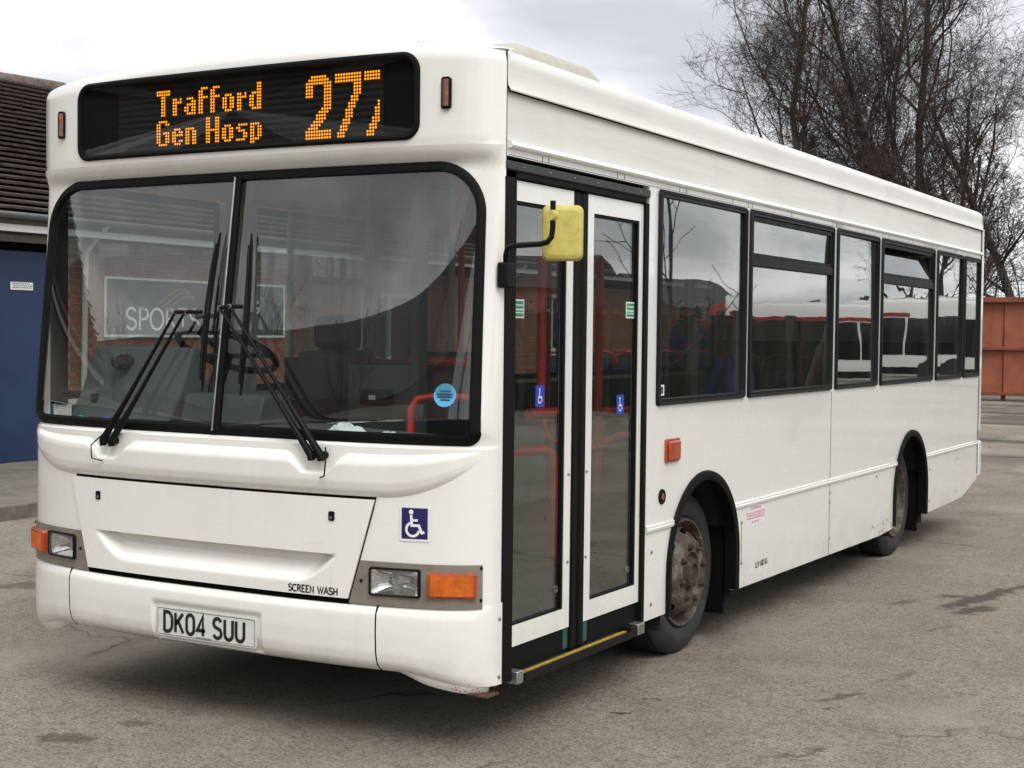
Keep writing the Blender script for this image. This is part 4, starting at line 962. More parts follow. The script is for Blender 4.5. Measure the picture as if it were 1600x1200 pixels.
def sides(x, s):
    y0 = 1.29 if s > 0 else .02
    # upper waist panels with vertical seams
    seams = [y0, 3.985, 6.51, L]
    BZ, TZ = .712, 1.268
    for k, (a, b) in enumerate(zip(seams, seams[1:])):
        a2, b2 = a + (.002 if k else 0), b - (.002 if k < 2 else 0); pts = [(a2, BZ)]
        for c in ARCH:
            if a2 < c[0] < b2: pts += arch_pts(c, BZ)
        pts += [(b2, BZ), (b2, TZ), (a2, TZ)]
        panel('waist_panel', pts, x, s)
    # skirts below the rubbing strip
    f0 = ARCH[0][0] - .425; f1 = ARCH[0][0] + .425; r0 = ARCH[1][0] - .425; r1 = ARCH[1][0] + .425
    def aleg(c, side):
        p = arch_pts(c, .27)[1:-1]; a = [q for q in p if q[1] <= .705]
        fr = [q for q in a if q[0] < c[0]]; bk_ = [q for q in a if q[0] > c[0]]
        return fr if side < 0 else bk_
    sk = [('front', y0, f0)]
    fr = aleg(ARCH[0], -1)
    panel('skirt_panel', [(y0, .29), (fr[0][0] - .0, .29)] + fr + [(fr[-1][0], .706), (y0, .706)], x, s)
    bk_ = aleg(ARCH[0], 1)
    panel('skirt_panel', [(bk_[-1][0], .27), (3.983, .256), (3.983, .706)] + [(bk_[0][0], .706)] + bk_, x, s)
    fr = aleg(ARCH[1], -1)
    panel('skirt_panel', [(3.989, .256), (5.1, .246), (fr[0][0], .262)] + fr + [(fr[-1][0], .706), (3.989, .706)], x, s)
    bk_ = aleg(ARCH[1], 1)
    panel('skirt_panel', [(bk_[-1][0], .272), (7.28, .286), (7.28, .706), (bk_[0][0], .706)] + bk_, x, s)
    panel('skirt_panel', [(7.286, .286), (7.50, .292), (L, .40), (L, .706), (7.286, .706)], x, s)
    # bent grubby lower edge
    for a, b, z in ((bk_[-1][0], 7.45, .272),): pass
    e_ = G(); r = random.Random(3)
    for ya, yb, za, zb in ((f1, 3.98, .270, .256), (3.99, 5.1, .256, .246), (5.1, r0, .246, .262), (r1, 7.5, .272, .292)):
        n_ = 14
        e_.sheet([[(x - s * (.003 + q * .03), lerp(ya, yb, k / n_), lerp(za, zb, k / n_) - .004 - q * .010 + (r.uniform(-.005, .004) if q else 0)) for k in range(n_ + 1)] for q in (0, .5, 1)])
    e_.build('skirt_edge', 'worn_steel', bus)
    # rubbing strip
    for a, b in ((y0, f0 + .052), (f1 - .055, r0 + .055), (r1 - .055, L)):
        G().prism([(x, .692), (x + s * .010, .696), (x + s * .012, .708), (x + s * .009, .712), (x + s * .009, .721), (x, .726)], 1, a, b).build('rubbing_strip', 'white_paint', bus)
    # arch lips and housings
    for c in ARCH:
        lip = G(); a_in = arch_pts(c, .275, 28, -.012); a_out = arch_pts(c, .275, 28, .034)
        lip.sheet([[(x + s * .002, *p) for p in a_out], [(x + s * .016, *p) for p in arch_pts(c, .275, 28, .030)], [(x + s * .020, *p) for p in arch_pts(c, .275, 28, .012)], [(x + s * .012, *p) for p in a_in], [(x - s * .05, *p) for p in a_in]])
        o = lip.build('wheel_arch', 'black_rubber', bus, smooth=50); fixn(o)
        hs_ = G(); p2 = arch_pts(c, .20, 20, .02)
        hs_.sheet([[(x - s * .03, *p) for p in p2], [(x - s * .48, *p) for p in p2]]); hs_.add([(x - s * .48, *p) for p in p2], [tuple(range(len(p2)))])
        hs_.build('wheel_housing', 'under_black', o)
        G().box(*sorted((x - s * .06, x - s * .40)), c[0] + .425, c[0] + .445, .14, .62).build('mudflap', 'black_rubber', o)
    # cantrail: strip above windows, gutter, cove panel and roof edge
    G().box(*sorted((x, x - s * .03)), .003, L, 2.262, 2.318).build('cantrail_strip', 'white_paint', bus)
    jt = G()
    for y in [.28, .33, .95, 1.02, 1.62, 1.70, 2.3, 2.52, 2.58, 3.2, 3.95, 4.02, 4.6, 5.2, 5.8, 6.5, 7.1]: jt.box(*sorted((x + s * .0008, x)), y, y + .004, 2.266, 2.293)
    jt.box(*sorted((x + s * .0008, x)), .02, L - .02, 2.2655, 2.2675)
    jt.build('strip_joint', 'dark_grey', bus)
    G().prism([(x - s * .012, 2.285), (x + s * .020, 2.292), (x + s * .025, 2.300), (x + s * .018, 2.316), (x - s * .004, 2.322)], 1, .006, L).build('gutter', 'white_paint', bus)
    G().box(*sorted((x - s * .004, x - s * .03)), .003, L, 2.318, 2.512).build('cove_panel', 'cove_paint', bus)
    sec = [(x - s * .008, 2.503), (x + s * .012, 2.500), (x + s * .014, 2.508), (x + s * .004, 2.522), (x, 2.56), (x - s * .001, 2.60)]
    for i in range(1, 9):
        a = R_(90 * i / 8); sec.append((x - s * RR * (1 - math.cos(a)), 2.60 + RR * math.sin(a)))
    for i in range(1, 13):
        h = 1.13 * (1 - i / 12); sec.append((CX + s * h, 2.67 + CROWN * (1 - (h / 1.13) ** 2)))
    ys_ = [.003 + (L - .003) * k / 10 for k in range(11)]
    o = G().sheet([[(p[0], y, p[1]) for p in sec] for y in ys_]).build('roof', 'cove_paint', bus, smooth=35); fixn(o)
    o = G().tube([(x + s * .010, .003, 2.5), (x + s * .010, L, 2.5)], .004, 6).build('cove_shadow_line', 'soft_black', bus)  # black strip laid in as the shadow line under the overhang
both(sides)
G().box(-.006, .0015, -.001, .002, 2.24, 2.655).build('head_seam', 'panel_grey', bus)
G().box(-.07, -.035, .0, 1.30, 2.17, 2.33).build('door_header_box', 'soft_black', bus)
# roof pod
pod = []
for i in range(13):
    t_ = i / 12; y = lerp(.42, 1.42, t_); hgt = .140 * min(1, sstep(0, .25, t_)) * (1 - sstep(.86, 1.0, t_)); w_ = .95
    pod.append([(CX + w_ * q, y, 2.69 + hgt * (1 - abs(q) ** 22) ** .5) for q in [math.copysign(1 - (1 - abs(-1 + k / 18)) ** 1.8, -1 + k / 18) for k in range(37)]])
fixn(G().sheet(pod).build('roof_pod', 'pod_cream', bus, smooth=50))
# rear cap
rows = []
for zi in range(14):
    z = lerp(.42, 2.60, zi / 13); D_ = .20 + .0 * zi; rows.append([(CX + h, L + D_ * max(0, 1 - (abs(h) / HW) ** 4) ** .25, z) for h in hs(50)])
for i in range(1, 7):
    a = R_(90 * i / 6); rows.append([(CX + h * (1 - RR / HW * (1 - math.cos(a))), L + (.20 - RR * (1 - math.cos(a))) * max(0, 1 - (abs(h) / HW) ** 4) ** .25, zc(h) - CROWN * (1 - (abs(h) / HW) ** 2) * (1 - i / 6) + RR * math.sin(a)) for h in hs(50)])
rows.append([(p[0], L - .02, p[2]) for p in rows[-1]])
rc = G().sheet(rows).build('rear_cap', 'white_paint', bus, smooth=40); fixn(rc)
for k in range(5): G().box(.004 - .012, .006, L + .085, L + .115, 2.30 + k * .045, 2.325 + k * .045).build('vent_slot', 'soft_black', rc)
G().lathe([(-.02, .03), (.03, .035), (.04, .02), (.04, 0)], 0, (-.02, L + .12, 2.60), 14).build('rear_marker_lamp', 'panel_grey', rc, smooth=50)
G().box(-.02, .006, L - .002, L + .003, .44, 2.5).build('rear_seam', 'panel_grey', rc)
G().box(-.03, .003, L + .003, L + .10, .80, 2.52).build('rear_corner_strip', 'white_paint', rc, bevel=.01)
G().box(-.03, .009, L + .01, L + .13, .42, .72).build('rear_corner_moulding', 'white_paint', rc, bevel=.012)
# chassis / underside
for a_, b_, w_ in ((.10, 1.52, 0), (1.52, 2.45, 1), (2.45, 5.41, 0), (5.41, 6.34, 1), (6.34, 8.1, 0)):
    G().box(*((-1.9, -.5) if w_ else (-2.3, -.10)), a_, b_, .30, .354).build('underframe', 'under_black', bus)
G().box(-1.9, -.5, 1.6, 2.4, .26, .34).build('front_axle', 'under_black', bus); G().box(-1.9, -.5, 5.6, 6.2, .26, .40).build('rear_axle', 'under_black', bus)
G().box(-1.7, -.6, -.18, .1, .32, .50).build('front_crossmember', 'under_black', bus)

# ---------------------------------------------------------------- side windows (both sides)
WN = [(1.385, 2.500, None), (2.545, 3.965, 1.992), (4.035, 4.945, None), (5.015, 6.425, 1.985), (6.515, 7.355, None), (7.418, 7.985, None)]
def frame_rect(x, s, a, b, c, d, w, t0, t1):
    g = G()
    for q in ((a, b, c, c + w), (a, b, d - w, d), (a, a + w, c + w, d - w), (b - w, b, c + w, d - w)): g.box(*sorted((x - s * t0, x + s * t1)), *q)
    return g
pr_ = random.Random(44)
def pane_box(x, s, a, b, c, d):
    g = G().box(*sorted((x - s * .006, x - s * .002)), a, b, c, d); ty, tz = pr_.uniform(-.006, .006), pr_.uniform(-.008, .008)
    g.v = [(p[0] - s * (.002 + abs(ty) * (b - a) / 2 + abs(tz) * (d - c) / 2) + ty * (p[1] - (a + b) / 2) + tz * (p[2] - (c + d) / 2), p[1], p[2]) for p in g.v]; return g
def window(x, s, a, b, bar, glassmat='window_glass', z0=1.268, z1=2.260):
    g = G(); R1, R2 = rrect(a, b, z0, z1, .022, 3), rrect(a + .036, b - .036, z0 + .036, z1 - .036, .012, 3)
    g.sheet([[(x + s * .001, *p) for p in R1], [(x + s * .014, *p) for p in rrect(a + .006, b - .006, z0 + .006, z1 - .006, .02, 3)], [(x + s * .013, *p) for p in rrect(a + .016, b - .016, z0 + .016, z1 - .016, .018, 3)],
             [(x + s * .009, *p) for p in rrect(a + .018, b - .018, z0 + .018, z1 - .018, .018, 3)], [(x + s * .012, *p) for p in rrect(a + .031, b - .031, z0 + .031, z1 - .031, .014, 3)], [(x - s * .012, *p) for p in R2]], True)
    w_ = g.build('window', 'frame_black', bus, smooth=40); fixn(w_)
    ga, gb = a + .034, b - .034
    if bar:
        G().box(*sorted((x - s * .008, x + s * .010)), ga, gb, bar - .028, bar + .018).build('transom', 'frame_black', w_, bevel=.004)
        pane_box(x, s, ga, gb, z0 + .034, bar - .027).build('pane', glassmat, w_)
        hop = frame_rect(x, s, ga + .002, gb - .002, bar + .019, z1 - .036, .022, .008, .004).build('hopper_frame', 'black_plastic', w_)
        if bar < 1.99 and s > 0:
            # hopper tipped inwards at the top
            za, zb = bar + .045, z1 - .07
            G().add([(x - .004, ga + .02, za), (x - .004, gb - .02, za), (x - .05, gb - .035, zb), (x - .05, ga + .02, zb)], [(0, 1, 2, 3)]).build('hopper_pane', glassmat, w_)
            G().prism([(x - .004, za), (x - .05, zb), (x - .004, zb)], 1, gb - .06, gb - .055).build('hopper_stay', 'black_plastic', w_)
        else: pane_box(x, s, ga + .02, gb - .02, bar + .04, z1 - .056).build('hopper_pane', glassmat, w_)
    else: pane_box(x, s, ga, gb, z0 + .034, z1 - .034).build('pane', glassmat, w_)
    return w_
for a, b, bar in WN: window(XN, 1, a, b, bar)
for a, b, bar in [(.06, 1.15, None)] + WN: window(XO, -1, a, b, bar, 'far_glass')
def pillars(x, s):
    for a, b in zip([1.29 if s > 0 else 1.15] + [w_[1] for w_ in WN], [w_[0] for w_ in WN] + [L]):
        G().box(*sorted((x - s * .002, x - s * .04)), a - .02 if a > 1.4 else a, b + .02 if b < 8 else b, 1.268, 2.262).build('window_pillar', 'white_paint', bus)
both(pillars)
G().box(XO + .002, XO + .04, .0, .07, 1.25, 2.262).build('window_pillar', 'soft_black', bus)
# small sticker low in the first window
st_ = G().box(.0005, .0015, 1.425, 1.475, 1.315, 1.365).build('glass_sticker', 'white_print', bus)
G().box(.0016, .002, 1.437, 1.463, 1.323, 1.357).build('sticker_mark', 'panel_grey', st_)

# ---------------------------------------------------------------- entrance doors
frm = G()
frm.box(-.05, .004, -.004, .080, .262, 2.185).box(-.05, .002, 1.252, 1.288, .262, 2.185).box(-.05, .001, .080, 1.252, 2.183, 2.215)
ef = frm.build('door_surround', 'black_rubber', bus, bevel=.004)
hd_ = G().box(-.02, .009, -.002, 1.282, 2.210, 2.244).build('door_header', 'dark_grey', ef, bevel=.004)
for k in range(6): G().ball((.009, .12 + k * .21, 2.227), .0045, 6).build('rivet', 'worn_steel', ef)
def leaf(y0, y1, g0, g1, lbl):
    z0, z1, q0, q1 = .388, 2.178, .470, 2.102
    f = G(); xf, xb = -.012, -.045
    f.box(xb, xf, y0, g0, z0, z1).box(xb, xf, g1, y1, z0, z1).box(xb, xf - .0004, g0, g1, z0, q0).box(xb, xf - .0004, g0, g1, q1, z1)
    o = f.build('door_leaf', 'white_paint', bus); o['label'] = lbl
    G().box(-.034, -.030, g0, g1, q0, q1).build('pane', 'door_glass', o)
    gk = G(); gk.box(-.036, -.016, g0, g0 + .010, q0, q1).box(-.036, -.016, g1 - .014, g1, q0, q1).box(-.036, -.0165, g0 + .01, g1 - .014, q0, q0 + .006).box(-.036, -.0165, g0 + .01, g1 - .014, q1 - .012, q1)
    gk.build('gasket', 'black_rubber', o)
    G().box(-.044, -.020, y0, y1, .285, .388).build('kick_seal', 'black_rubber', o)
    for z in (.66, 1.02): G().ball((-.010, y1 - .022 if y0 < .3 else y0 + .012, z), .006, 6).build('rivet', 'worn_steel', o)
    return o
l1 = leaf(.082, .575, .102, .522, 'front door leaf')
l2 = leaf(.705, 1.250, .760, 1.214, 'rear door leaf')
rb_ = G().box(-.048, -.006, .577, .636, .288, 2.182).box(-.048, -.006, .644, .703, .288, 2.182).build('door_edge_seal', 'black_rubber', bus, bevel=.012)
G().box(-.046, -.0185, .537, .5765, .300, .386).build('tape_patch', 'green_tape', l1); G().box(-.046, -.0185, .7045, .752, .300, .386).build('tape_patch', 'green_tape', l2)
def dsticker(o, y, z, w, h, mat, n):
    q = G().box(-.0295, -.0285, y, y + w, z, z + h).build('glass_sticker', mat, o)
    return q
for o, y, z in ((l1, .112, 1.655), (l2, 1.118, 1.668)):
    q = dsticker(o, y, z, .088, .072, 'white_print', 'g'); G().box(-.0283, -.0278, y + .006, y + .082, z + .036, z + .066).build('green_field', 'sticker_green', q); G().box(-.0283, -.0278, y + .006, y + .082, z + .006, z + .030).build('green_field', 'sticker_green', q)
    pr = G()
    for zz_ in (.047, .018):
        for k in range(6): pr.box(-.0276, -.0274, y + .014 + k * .011, y + .022 + k * .011, z + zz_, z + zz_ + .006)
    kind(pr.build('sticker_print', 'white_print', q), 'stuff')
for o, y, z in ((l1, .300, 1.305), (l2, 1.035, 1.245)):
    q = dsticker(o, y, z, .072, .085, 'sticker_blue', 'b'); pr = G(); pf2 = lambda a, b: (-.0278, y + .005 + a * .062, z + .006 + b * .072)
    flat(pr, [[(.42 + .09 * math.cos(k), .88 + .08 * math.sin(k)) for k in range(6)]], pf2); flat(pr, ribbon([(.42, .8), (.44, .45), (.68, .45), (.78, .2)], .09), pf2)
    flat(pr, ribbon([(.46 + .22 * math.cos(R_(a)), .32 + .2 * math.sin(R_(a))) for a in range(110, 350, 24)], .07), pf2)
    kind(pr.build('sticker_print', 'white_print', q), 'stuff')
for o, y, z in ((l1, .488, .555), (l2, 1.165, .545)): G().lathe([(0, .016), (.003, .016), (.003, .009), (0, .009)], 0, (-.0295, y, z), 16).build('glass_stud', 'worn_steel', o)
# ramp at the sill
rp = G().box(-.30, .020, .14, 1.06, .258, .284).build('ramp', 'dark_grey', bus, bevel=.003)
G().box(.004, .021, .135, 1.065, .2842, .2885).build('ramp_edge', 'yellow_edge', rp)
G().box(.0205, .030, .14, 1.10, .252, .282).build('ramp_nosing', 'frame_black', rp)
for a, b, m_ in ((.085, .133, 'aluminium'), (1.105, 1.17, 'frame_black'), (1.175, 1.245, 'aluminium')): G().box(-.06, .026, a, b, .250, .300).build('ramp_hinge', m_, rp, bevel=.004)
rvt = G()
for k in range(34): rvt.box(.023, .0245, .15 + k * .027, .158 + k * .027, .2845, .2895)
kind(rvt.build('ramp_rivets', 'worn_steel', rp), 'stuff')
# ---------------------------------------------------------------- nearside mirror
mr = G().box(-.005, .040, -.055, .012, 1.765, 1.86).build('mirror', 'black_plastic', bus, bevel=.008); mr['label'] = 'yellow backed nearside mirror on a bent black arm'
G().tube([(.02, -.03, 1.84), (.028, -.045, 1.885), (.045, -.062, 1.910), (.080, -.075, 1.918), (.200, -.098, 1.920), (.232, -.098, 1.926), (.248, -.096, 1.945), (.252, -.095, 1.975), (.252, -.095, 2.075)], .0105, 10).build('mirror_arm', 'black_plastic', mr, smooth=60)
mc = Vector((.236, .012, 1.966)); mu = right.copy(); mu.z = 0; mu.normalize(); mv = Vector((0, 0, 1)); mw = mu.cross(mv)
md = Vector((.45, -.89, 0)).normalized(); mu = Vector((-md.y, md.x, 0)) * 1
if mu.x < 0: mu = -mu
shell = []
for off, sc_ in ((-.02, .97), (.0, 1.0), (.022, 1.0), (.040, .93), (.045, .80)):
    shell.append([mc + mu * (a * sc_) + mv * (b * sc_) + md * (off - .02) for a, b in rrect(-.076, .076, -.102, .102, .025, 5)])
g = G().sheet(shell, True); n_ = len(shell[0]); g.add(shell[-1], [tuple(range(n_))]); g.add(shell[0], [tuple(range(n_))])
fixn(g.build('mirror_housing', 'yellow_plastic', mr, smooth=45))
G().lathe([(-.012, 0), (-.012, .018), (.012, .021), (.014, 0)], 1, (.254, -.108, 2.022), 20).build('mirror_knob', 'yellow_plastic', mr, smooth=50)
# ---------------------------------------------------------------- small things on the nearside panels
sl_ = G().prism(rrect(1.490, 1.648, 1.000, 1.112, .010, 3), 0, .0, .012).build('side_indicator', 'red_orange_lens', bus, bevel=.004)
fixn(sl_); fixn(G().prism(rrect(1.503, 1.635, 1.012, 1.100, .008, 3), 0, .0115, .024).build('lens', 'red_orange_lens', sl_, bevel=.006))
cp = G().lathe([(0, .0), (.008, .034), (.0, .036)], 0, (0, 1.465, .846), 20).build('filler_cap', 'black_rubber', bus, smooth=50); G().lathe([(.009, 0), (.010, .014), (.008, .016)], 0, (0, 1.465, .846), 14).build('cap_centre', 'amber_faded', cp)
nt = G().prism([(2.545, .578), (2.865, .581), (2.865, .694), (2.545, .694)], 0, .0004, .0012).build('pink_notice', 'sticker_white', bus); fixn(nt)
nf = lambda a, b: (.0017, a, b); gg = G(); r = random.Random(7)
for z, a, b, h_ in ((.668, 2.63, 2.78, .014), (.645, 2.56, 2.85, .009), (.632, 2.575, 2.84, .009), (.618, 2.58, 2.83, .009), (.595, 2.65, 2.76, .010)):
    y = a
    while y < b:
        w_ = r.uniform(.008, .022); flat(gg, [[(y, z), (y + w_, z), (y + w_, z + h_), (y, z + h_)]], nf); y += w_ + .007
gg.build('notice_print', 'pink_print', nt)
tx = G(); text(tx, 'LLW 600 KG', lambda a, b: (.0008, a, b), 2.715, .347, .030, .0055, .85, .2); fixn(tx.build('weight_lettering', 'black_print', bus))
for y, zs_ in ((3.986, (.64, .58, .36)), (7.283, (.62, .36)), (5.0, (.66,)), (6.42, (.60, .36)), (1.36, (.60, .36)), (2.50, (.615, .40))):
    for z in zs_: G().ball((.001, y, z), (.005, .009, .009), 6).build('panel_fastener', 'worn_steel', bus)
G().box(.0002, .0012, 2.498, 2.503, .40, .615).build('panel_hinge_line', 'panel_grey', bus)
G().box(.0002, .0010, 3.983, 3.989, .26, 1.26).build('panel_joint', 'panel_grey', bus)
gg = G(); r = random.Random(17)
for i in range(30):
    y = r.uniform(4.9, 5.42); z = r.uniform(.25, .34); s_ = r.uniform(.003, .012); flat(gg, [[(y - s_, z), (y, z - s_ * .6), (y + s_, z), (y, z + s_ * .7)]], lambda a, b: (.0008, a, b))
kind(gg.build('skirt_scrape', 'rust', bus), 'stuff')
# ---------------------------------------------------------------- wheels
def wheel(y, s, front):
    RT, W_ = .412, .245
    prof = [(-W_, .27), (-W_ + .01, .36), (-W_ + .035, RT - .012), (-W_ + .06, RT)]
    for k in range(5):
        a = -W_ + .06 + k * .028; prof += [(a + .006, RT), (a + .009, RT - .010), (a + .015, RT - .010), (a + .018, RT)]
    prof += [(-.045, RT - .002), (-.022, RT - .018), (-.008, RT - .05), (-.001, .345), (0, .325), (-.006, .300), (-.012, .285), (-.030, .272)]
    t_ = G().lathe(prof, 0, n=56).build('wheel', 'tyre', bus, smooth=45)
    t_.location = (XN - .112, y, .408) if s > 0 else (XO + .112, y, .408)
    if s < 0: t_.rotation_euler = (0, 0, math.pi)
    if front: rp_ = [(-.030, .274), (-.004, .268), (-.006, .258), (-.040, .250), (-.070, .244), (-.060, .232), (-.030, .214), (.010, .186), (.030, .168), (.036, .150), (.034, .105), (.012, .098), (.012, .090)]
    else: rp_ = [(-.030, .274), (-.004, .268), (-.006, .258), (-.035, .250), (-.10, .236), (-.14, .215), (-.15, .19), (-.15, .10), (-.11, .09), (-.10, .0)]
    rim = G().lathe(rp_, 0, n=48).build('rim', 'dirty_rim', t_, smooth=40)
    if front:
        G().lathe([(.012, .098), (.020, .085), (.044, .070), (.050, .05), (.038, .042), (.038, 0)], 0, n=24).build('hub', 'grimy_hub', t_, smooth=40)
        for k in range(8):
            a = 2 * math.pi * (k + .3) / 8; nx, ny = .135 * math.cos(a), .135 * math.sin(a)
            G().lathe([(.030, .023), (.040, .021), (.040, .0165), (.052, .0155), (.052, .0)], 0, (0, nx, ny), 6).build('wheel_nut', 'grimy_hub', t_)
            G().tube([(.050, nx, ny), (.060, nx, ny)], .009, 8).build('wheel_stud', 'grimy_hub', t_)
        for k in range(8):
            a = 2 * math.pi * (k + .05) / 8; c_ = Vector((-.0105, .2075 * math.cos(a), .2075 * math.sin(a))); er = Vector((0, math.cos(a), math.sin(a))); et = Vector((0, -math.sin(a), math.cos(a)))
            nrm = (Vector((.68, 0, 0)) + er * .73).normalized(); up_ = (er * .68 - Vector((.73, 0, 0))).normalized()
            G().add([c_ + nrm * .004 + et * .024 * math.cos(q) + up_ * .017 * math.sin(q) for q in [2 * math.pi * j / 14 for j in range(14)]], [tuple(range(14))]).build('hand_hole_shade', 'soft_black', rim)  # black oval on the uncut rim stands in for a shaded hole
    else:
        for k in range(8):
            a = 2 * math.pi * k / 8; G().lathe([(-.15, .018), (-.12, .016), (-.12, 0)], 0, (0, .135 * math.cos(a), .135 * math.sin(a)), 6).build('wheel_nut', 'grimy_hub', t_)
for y, fr in ((2.02, True), (5.91, False)):
    for s in (1, -1): wheel(y, s, fr)

# ---------------------------------------------------------------- interior
for a_, b_, w_ in ((.10, 1.52, 0), (1.52, 2.45, 1), (2.45, 5.41, 0), (5.41, 6.34, 1), (6.34, 8.05, 0)):
    x0, x1 = (-1.88, -.52) if w_ else (-2.37, -.03)
    G().box(x0, x1, a_, b_, .355, .375).build('floor', 'lino', bus)
    if b_ > 4.9: G().box(x0, x1, max(a_, 4.9), b_, .376, .70).build('rear_platform', 'lino', bus)
G().box(-2.36, -.04, .15, 8.0, 2.50, 2.52).build('ceiling', 'ceiling_grey', bus)
for x0, x1 in ((-2.365, -2.30), (-.10, -.035)): G().box(x0, x1, 1.30, 8.0, 2.265, 2.50).build('ceiling_cove', 'interior_light', bus)
for x0, x1, a in ((-2.369, -2.345, .1), (-.055, -.031, 1.3)): G().box(x0, x1, a, 8.0, .93, 1.24).build('side_lining', 'panel_grey', bus)
G().box(-2.3, -.1, 7.95, 8.0, .7, 1.55).build('rear_bulkhead', 'panel_grey', bus)
G().box(-2.3, -.1, 7.96, 8.0, 2.3, 2.5).build('rear_bulkhead', 'panel_grey', bus)
for k in range(5): G().box(-1.65, -1.50, 1.6 + k * 1.3, 2.3 + k * 1.3, 2.485, 2.50).build('saloon_light', 'white_board', bus)
# dashboard shelf, driver's cowl
HD = hs(40, -.9, .78)
def dback(h): return .30 - .02 * (h < -.1) - .30 * sstep(-.1, 1.1, h)
dash = G().sheet([[FS(h, 1.20, -.035)[:2] + (1.185,) for h in HD], [(CX + h, lerp(FS(h, 1.2)[1], dback(h), .5), 1.188) for h in HD], [(CX + h, dback(h), 1.200) for h in HD], [(CX + h, dback(h) + .02, 1.17) for h in HD], [(CX + h, min(dback(h), .02), 1.0) for h in HD], [(CX + h, min(dback(h), .0) - .02, .4) for h in HD]]).build('dashboard', 'dash_grey', bus, smooth=30)
fixn(dash)
for i, h in enumerate((-.95, -.66, -.44, -.14, .03, .30, .55)):
    y_ = lerp(FS(h, 1.2)[1], .10, .42); G().prism(rrect(CX + h - .038, CX + h + .038, y_ - .022, y_ + .022, .008, 2), 2, 1.187, 1.1905).build('demister_vent', 'soft_black', dash)
cw = G().prism([(.02, 1.19), (.10, 1.33), (.18, 1.515), (.215, 1.515), (.34, 1.19)], 0, -2.30, -1.70).build('instrument_cowl', 'dash_grey', bus, bevel=.012); fixn(cw)
cw2 = G().prism([(.08, 1.19), (.12, 1.315), (.30, 1.315), (.34, 1.19)], 0, -1.695, -1.25).build('instrument_cowl', 'dash_grey', bus, bevel=.01); fixn(cw2)
kb = G().lathe([(0, .034), (-.04, .036), (-.045, .040), (-.06, .040), (-.085, .026), (-.09, 0)], 1, (-2.06, .15, 1.447), 20).build('dash_knob', 'brown_plastic', bus, smooth=50)
for x_ in (-2.20, -1.52): G().box(x_, x_ + .03, .055 if x_ < -2 else .105, .07 if x_ < -2 else .12, 1.26, 1.30).build('cowl_slot', 'soft_black', bus)
# steering wheel and driver's seat
sw = []; cs = Vector((-1.80, .52, 1.50)); ax = Vector((0, .42, .9)).normalized(); u_ = Vector((1, 0, 0)); v_ = ax.cross(u_)
stw = G().tube([cs + (u_ * math.cos(a) + v_ * math.sin(a)) * .235 for a in [2 * math.pi * k / 36 for k in range(37)]], .017, 8).build('steering_wheel', 'black_plastic', bus, smooth=60)
for a in (.2, 2.9, 4.7): G().tube([cs - ax * .03, cs + (u_ * math.cos(a) + v_ * math.sin(a)) * .235], .012, 6).build('spoke', 'black_plastic', stw)
G().tube([cs - ax * .02, cs - ax * .5], .035, 8).build('column', 'black_plastic', stw)
dsx = G().box(-2.05, -1.60, .95, 1.40, .75, .88).box(-2.05, -1.60, 1.34, 1.46, .88, 1.50).box(-1.96, -1.69, 1.36, 1.46, 1.50, 1.68).build('driver_seat', 'seat_shell', bus, bevel=.04)
# cab partition and door
G().box(-2.34, -1.28, 1.62, 1.66, .38, 1.45).build('cab_bulkhead', 'panel_grey', bus)
for x_ in (-2.32, -1.80, -1.27): G().tube([(x_, 1.64, .4), (x_, 1.64, 2.5)], .018, 8).build('cab_post', 'interior_light', bus, smooth=60)
G().box(-2.30, -1.28, 1.635, 1.642, 1.46, 2.3).build('cab_screen', 'far_glass', bus)
G().box(-1.22, -.855, .68, .72, .40, 1.445).build('cab_door', 'panel_grey', bus, bevel=.006)
tm = G().box(-1.10, -.965, .60, .68, 1.268, 1.335).build('ticket_machine', 'black_plastic', bus, bevel=.01); G().box(-1.045, -1.01, .597, .60, 1.292, 1.312).build('ticket_screen', 'interior_light', tm)
G().box(-.865, -.825, .66, .74, .40, 2.48).build('assault_screen_post', 'panel_grey', bus, bevel=.006)
G().box(-1.22, -.866, .694, .700, 1.45, 2.2).build('assault_screen', 'far_glass', bus)
G().box(-1.30, -.95, 1.30, 1.40, .9, 1.50).build('luggage_pen_back', 'seat_shell', bus, bevel=.03)
rail = lambda pts, r_=.017: G().tube(pts, r_, 10).build('handrail', 'red_rail', bus, smooth=60)
rail([(-1.24, 1.22, 1.455), (-.86, 1.22, 1.455)], .024)
rail([(-.72, .45, .40), (-.72, .45, 1.27), (-.70, .47, 1.31), (-.66, .52, 1.32), (-.50, .56, 1.32), (-.47, .57, 1.29), (-.46, .58, .40)])
rail([(-1.25, 1.70, .4), (-1.25, 1.70, 2.48)])
rail([(-.45, 1.11, 1.235), (-.45, 1.11, 2.48)], .021); rail([(-.45, 1.00, 1.235), (-.45, 1.42, 1.225)], .024); rail([(-.45, 1.13, 1.22), (-.45, 1.17, 1.13), (-.45, 1.26, 1.09), (-.45, 1.40, 1.08)], .010)
rail([(-.45, .80, 1.07), (-.45, 1.17, 1.06), (-.45, 1.23, 1.035), (-.45, 1.255, .97), (-.45, 1.26, .56), (-.45, 1.29, .52), (-.45, 1.36, .505)], .021)
rail([(-.45, 1.70, .60), (-.45, 1.70, 2.48)], .021); rail([(-.45, 1.66, 1.215), (-.45, 2.10, 1.21)], .021); rail([(-.45, 1.66, 1.045), (-.45, 1.80, 1.06), (-.45, 1.95, 1.08), (-.45, 2.2, 1.07)], .021)
for x_ in (-.55, -1.85): rail([(x_, 1.7, 2.20), (x_, 7.6, 2.20)], .014)
for y_ in (2.9, 4.4, 5.8): rail([(-.82, y_, .4), (-.82, y_, 2.48)], .015); rail([(-1.6, y_ + .4, .4), (-1.6, y_ + .4, 2.48)], .015)
seat_me = None
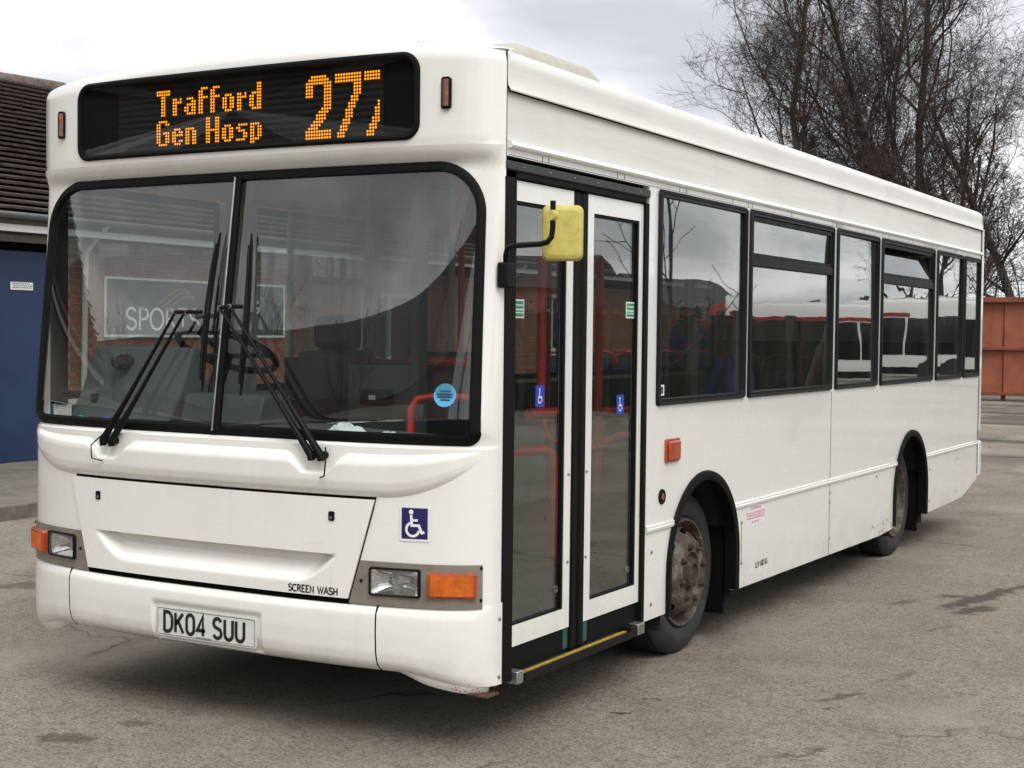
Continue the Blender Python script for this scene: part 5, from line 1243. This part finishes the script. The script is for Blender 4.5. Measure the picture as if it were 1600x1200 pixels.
def mk_seat():
    sh = G().box(-.21, .21, -.22, .22, .36, .42)
    bk2 = []
    for z, y_, w_ in ((.40, .17, .20), (.60, .20, .205), (.85, .245, .20), (.98, .27, .17), (1.02, .275, .12)):
        bk2.append([(w_ * q, y_ + (.035 if abs(q) == 1 else 0), z) for q in (-1, -.6, 0, .6, 1)])
    sh.sheet(bk2); sh.sheet([[(p[0], p[1] + .05, p[2]) for p in r_] for r_ in bk2]); sh.box(-.03, .03, -.05, .05, 0, .36)
    o = sh.build('seat', 'seat_shell', bus, bevel=.01)
    G().box(-.20, .20, -.21, .18, .42, .475).build('seat_cushion', 'seat_blue', o, bevel=.02)
    G().prism([(.15, .46), (.185, .46), (.255, .94), (.215, .94)], 0, -.175, .175).build('back_cushion', 'seat_blue', o, bevel=.015)
    G().tube([(-.19, .27, .93), (-.19, .30, 1.02), (-.12, .31, 1.05), (.12, .31, 1.05), (.19, .30, 1.02), (.19, .27, .93)], .012, 6).build('grab_rail', 'red_rail', o, smooth=60)
    return o
s0 = None
inv = bus.matrix_parent_inverse
for k in range(8):
    y_ = 2.45 + k * .72
    zf = .376 if y_ < 4.7 else .702
    for x_ in (-.30, -.73, -1.72, -2.14):
        if y_ < 2.6 and x_ > -1: continue
        if s0 is None: s0 = mk_seat(); s0.location = (x_, y_, zf)
        else: part_copy(s0, bus, (x_, y_, zf))
# loose things left in the bus
def cloth(name, label, cat, c, rx, ry, rz, mat, seed):
    r = random.Random(seed); ph = [r.uniform(0, 6) for _ in range(6)]
    rows = [[(c[0] + rx * math.sin(math.pi * (.5) * i / 10) * math.cos(t_) * (1 + .18 * math.sin(3 * t_ + ph[0])), c[1] + ry * math.sin(math.pi * .5 * i / 10) * math.sin(t_) * (1 + .2 * math.sin(2 * t_ + ph[1])),
              c[2] + rz * math.cos(math.pi * .5 * i / 10) * (1 + .35 * math.sin(4 * t_ + ph[2]) * math.sin(i * .9 + ph[3]))) for t_ in [2 * math.pi * k / 28 for k in range(28)]] for i in range(11)]
    return tag(fixn(G().sheet(rows, True).build(name, mat, None, smooth=60)), label, cat)
cloth('tissue_wad', 'crumpled pale tissue heap behind the windscreen, left and larger of two', 'tissue', (-.655, -.11, 1.186), .10, .05, .042, 'tissue', 3)
cloth('tissue_wad', 'small flat pale tissue behind the windscreen, right of the larger heap', 'tissue', (-.45, -.10, 1.186), .06, .035, .022, 'tissue', 5)
cloth('purple_wrapper', 'small purple wrapper on the dashboard by the left wiper', 'wrapper', (-1.95, -.10, 1.187), .03, .02, .022, 'purple_thing', 6)
cloth('teal_rag', 'teal strip of rag in the left corner of the dashboard', 'rag', (-2.18, -.02, 1.187), .055, .02, .014, 'teal_thing', 8)
cloth('blue_bag', 'blue plastic bag on the seats behind the second side window', 'bag', (-.34, 3.2, .98), .20, .26, .42, 'sticker_blue', 9)
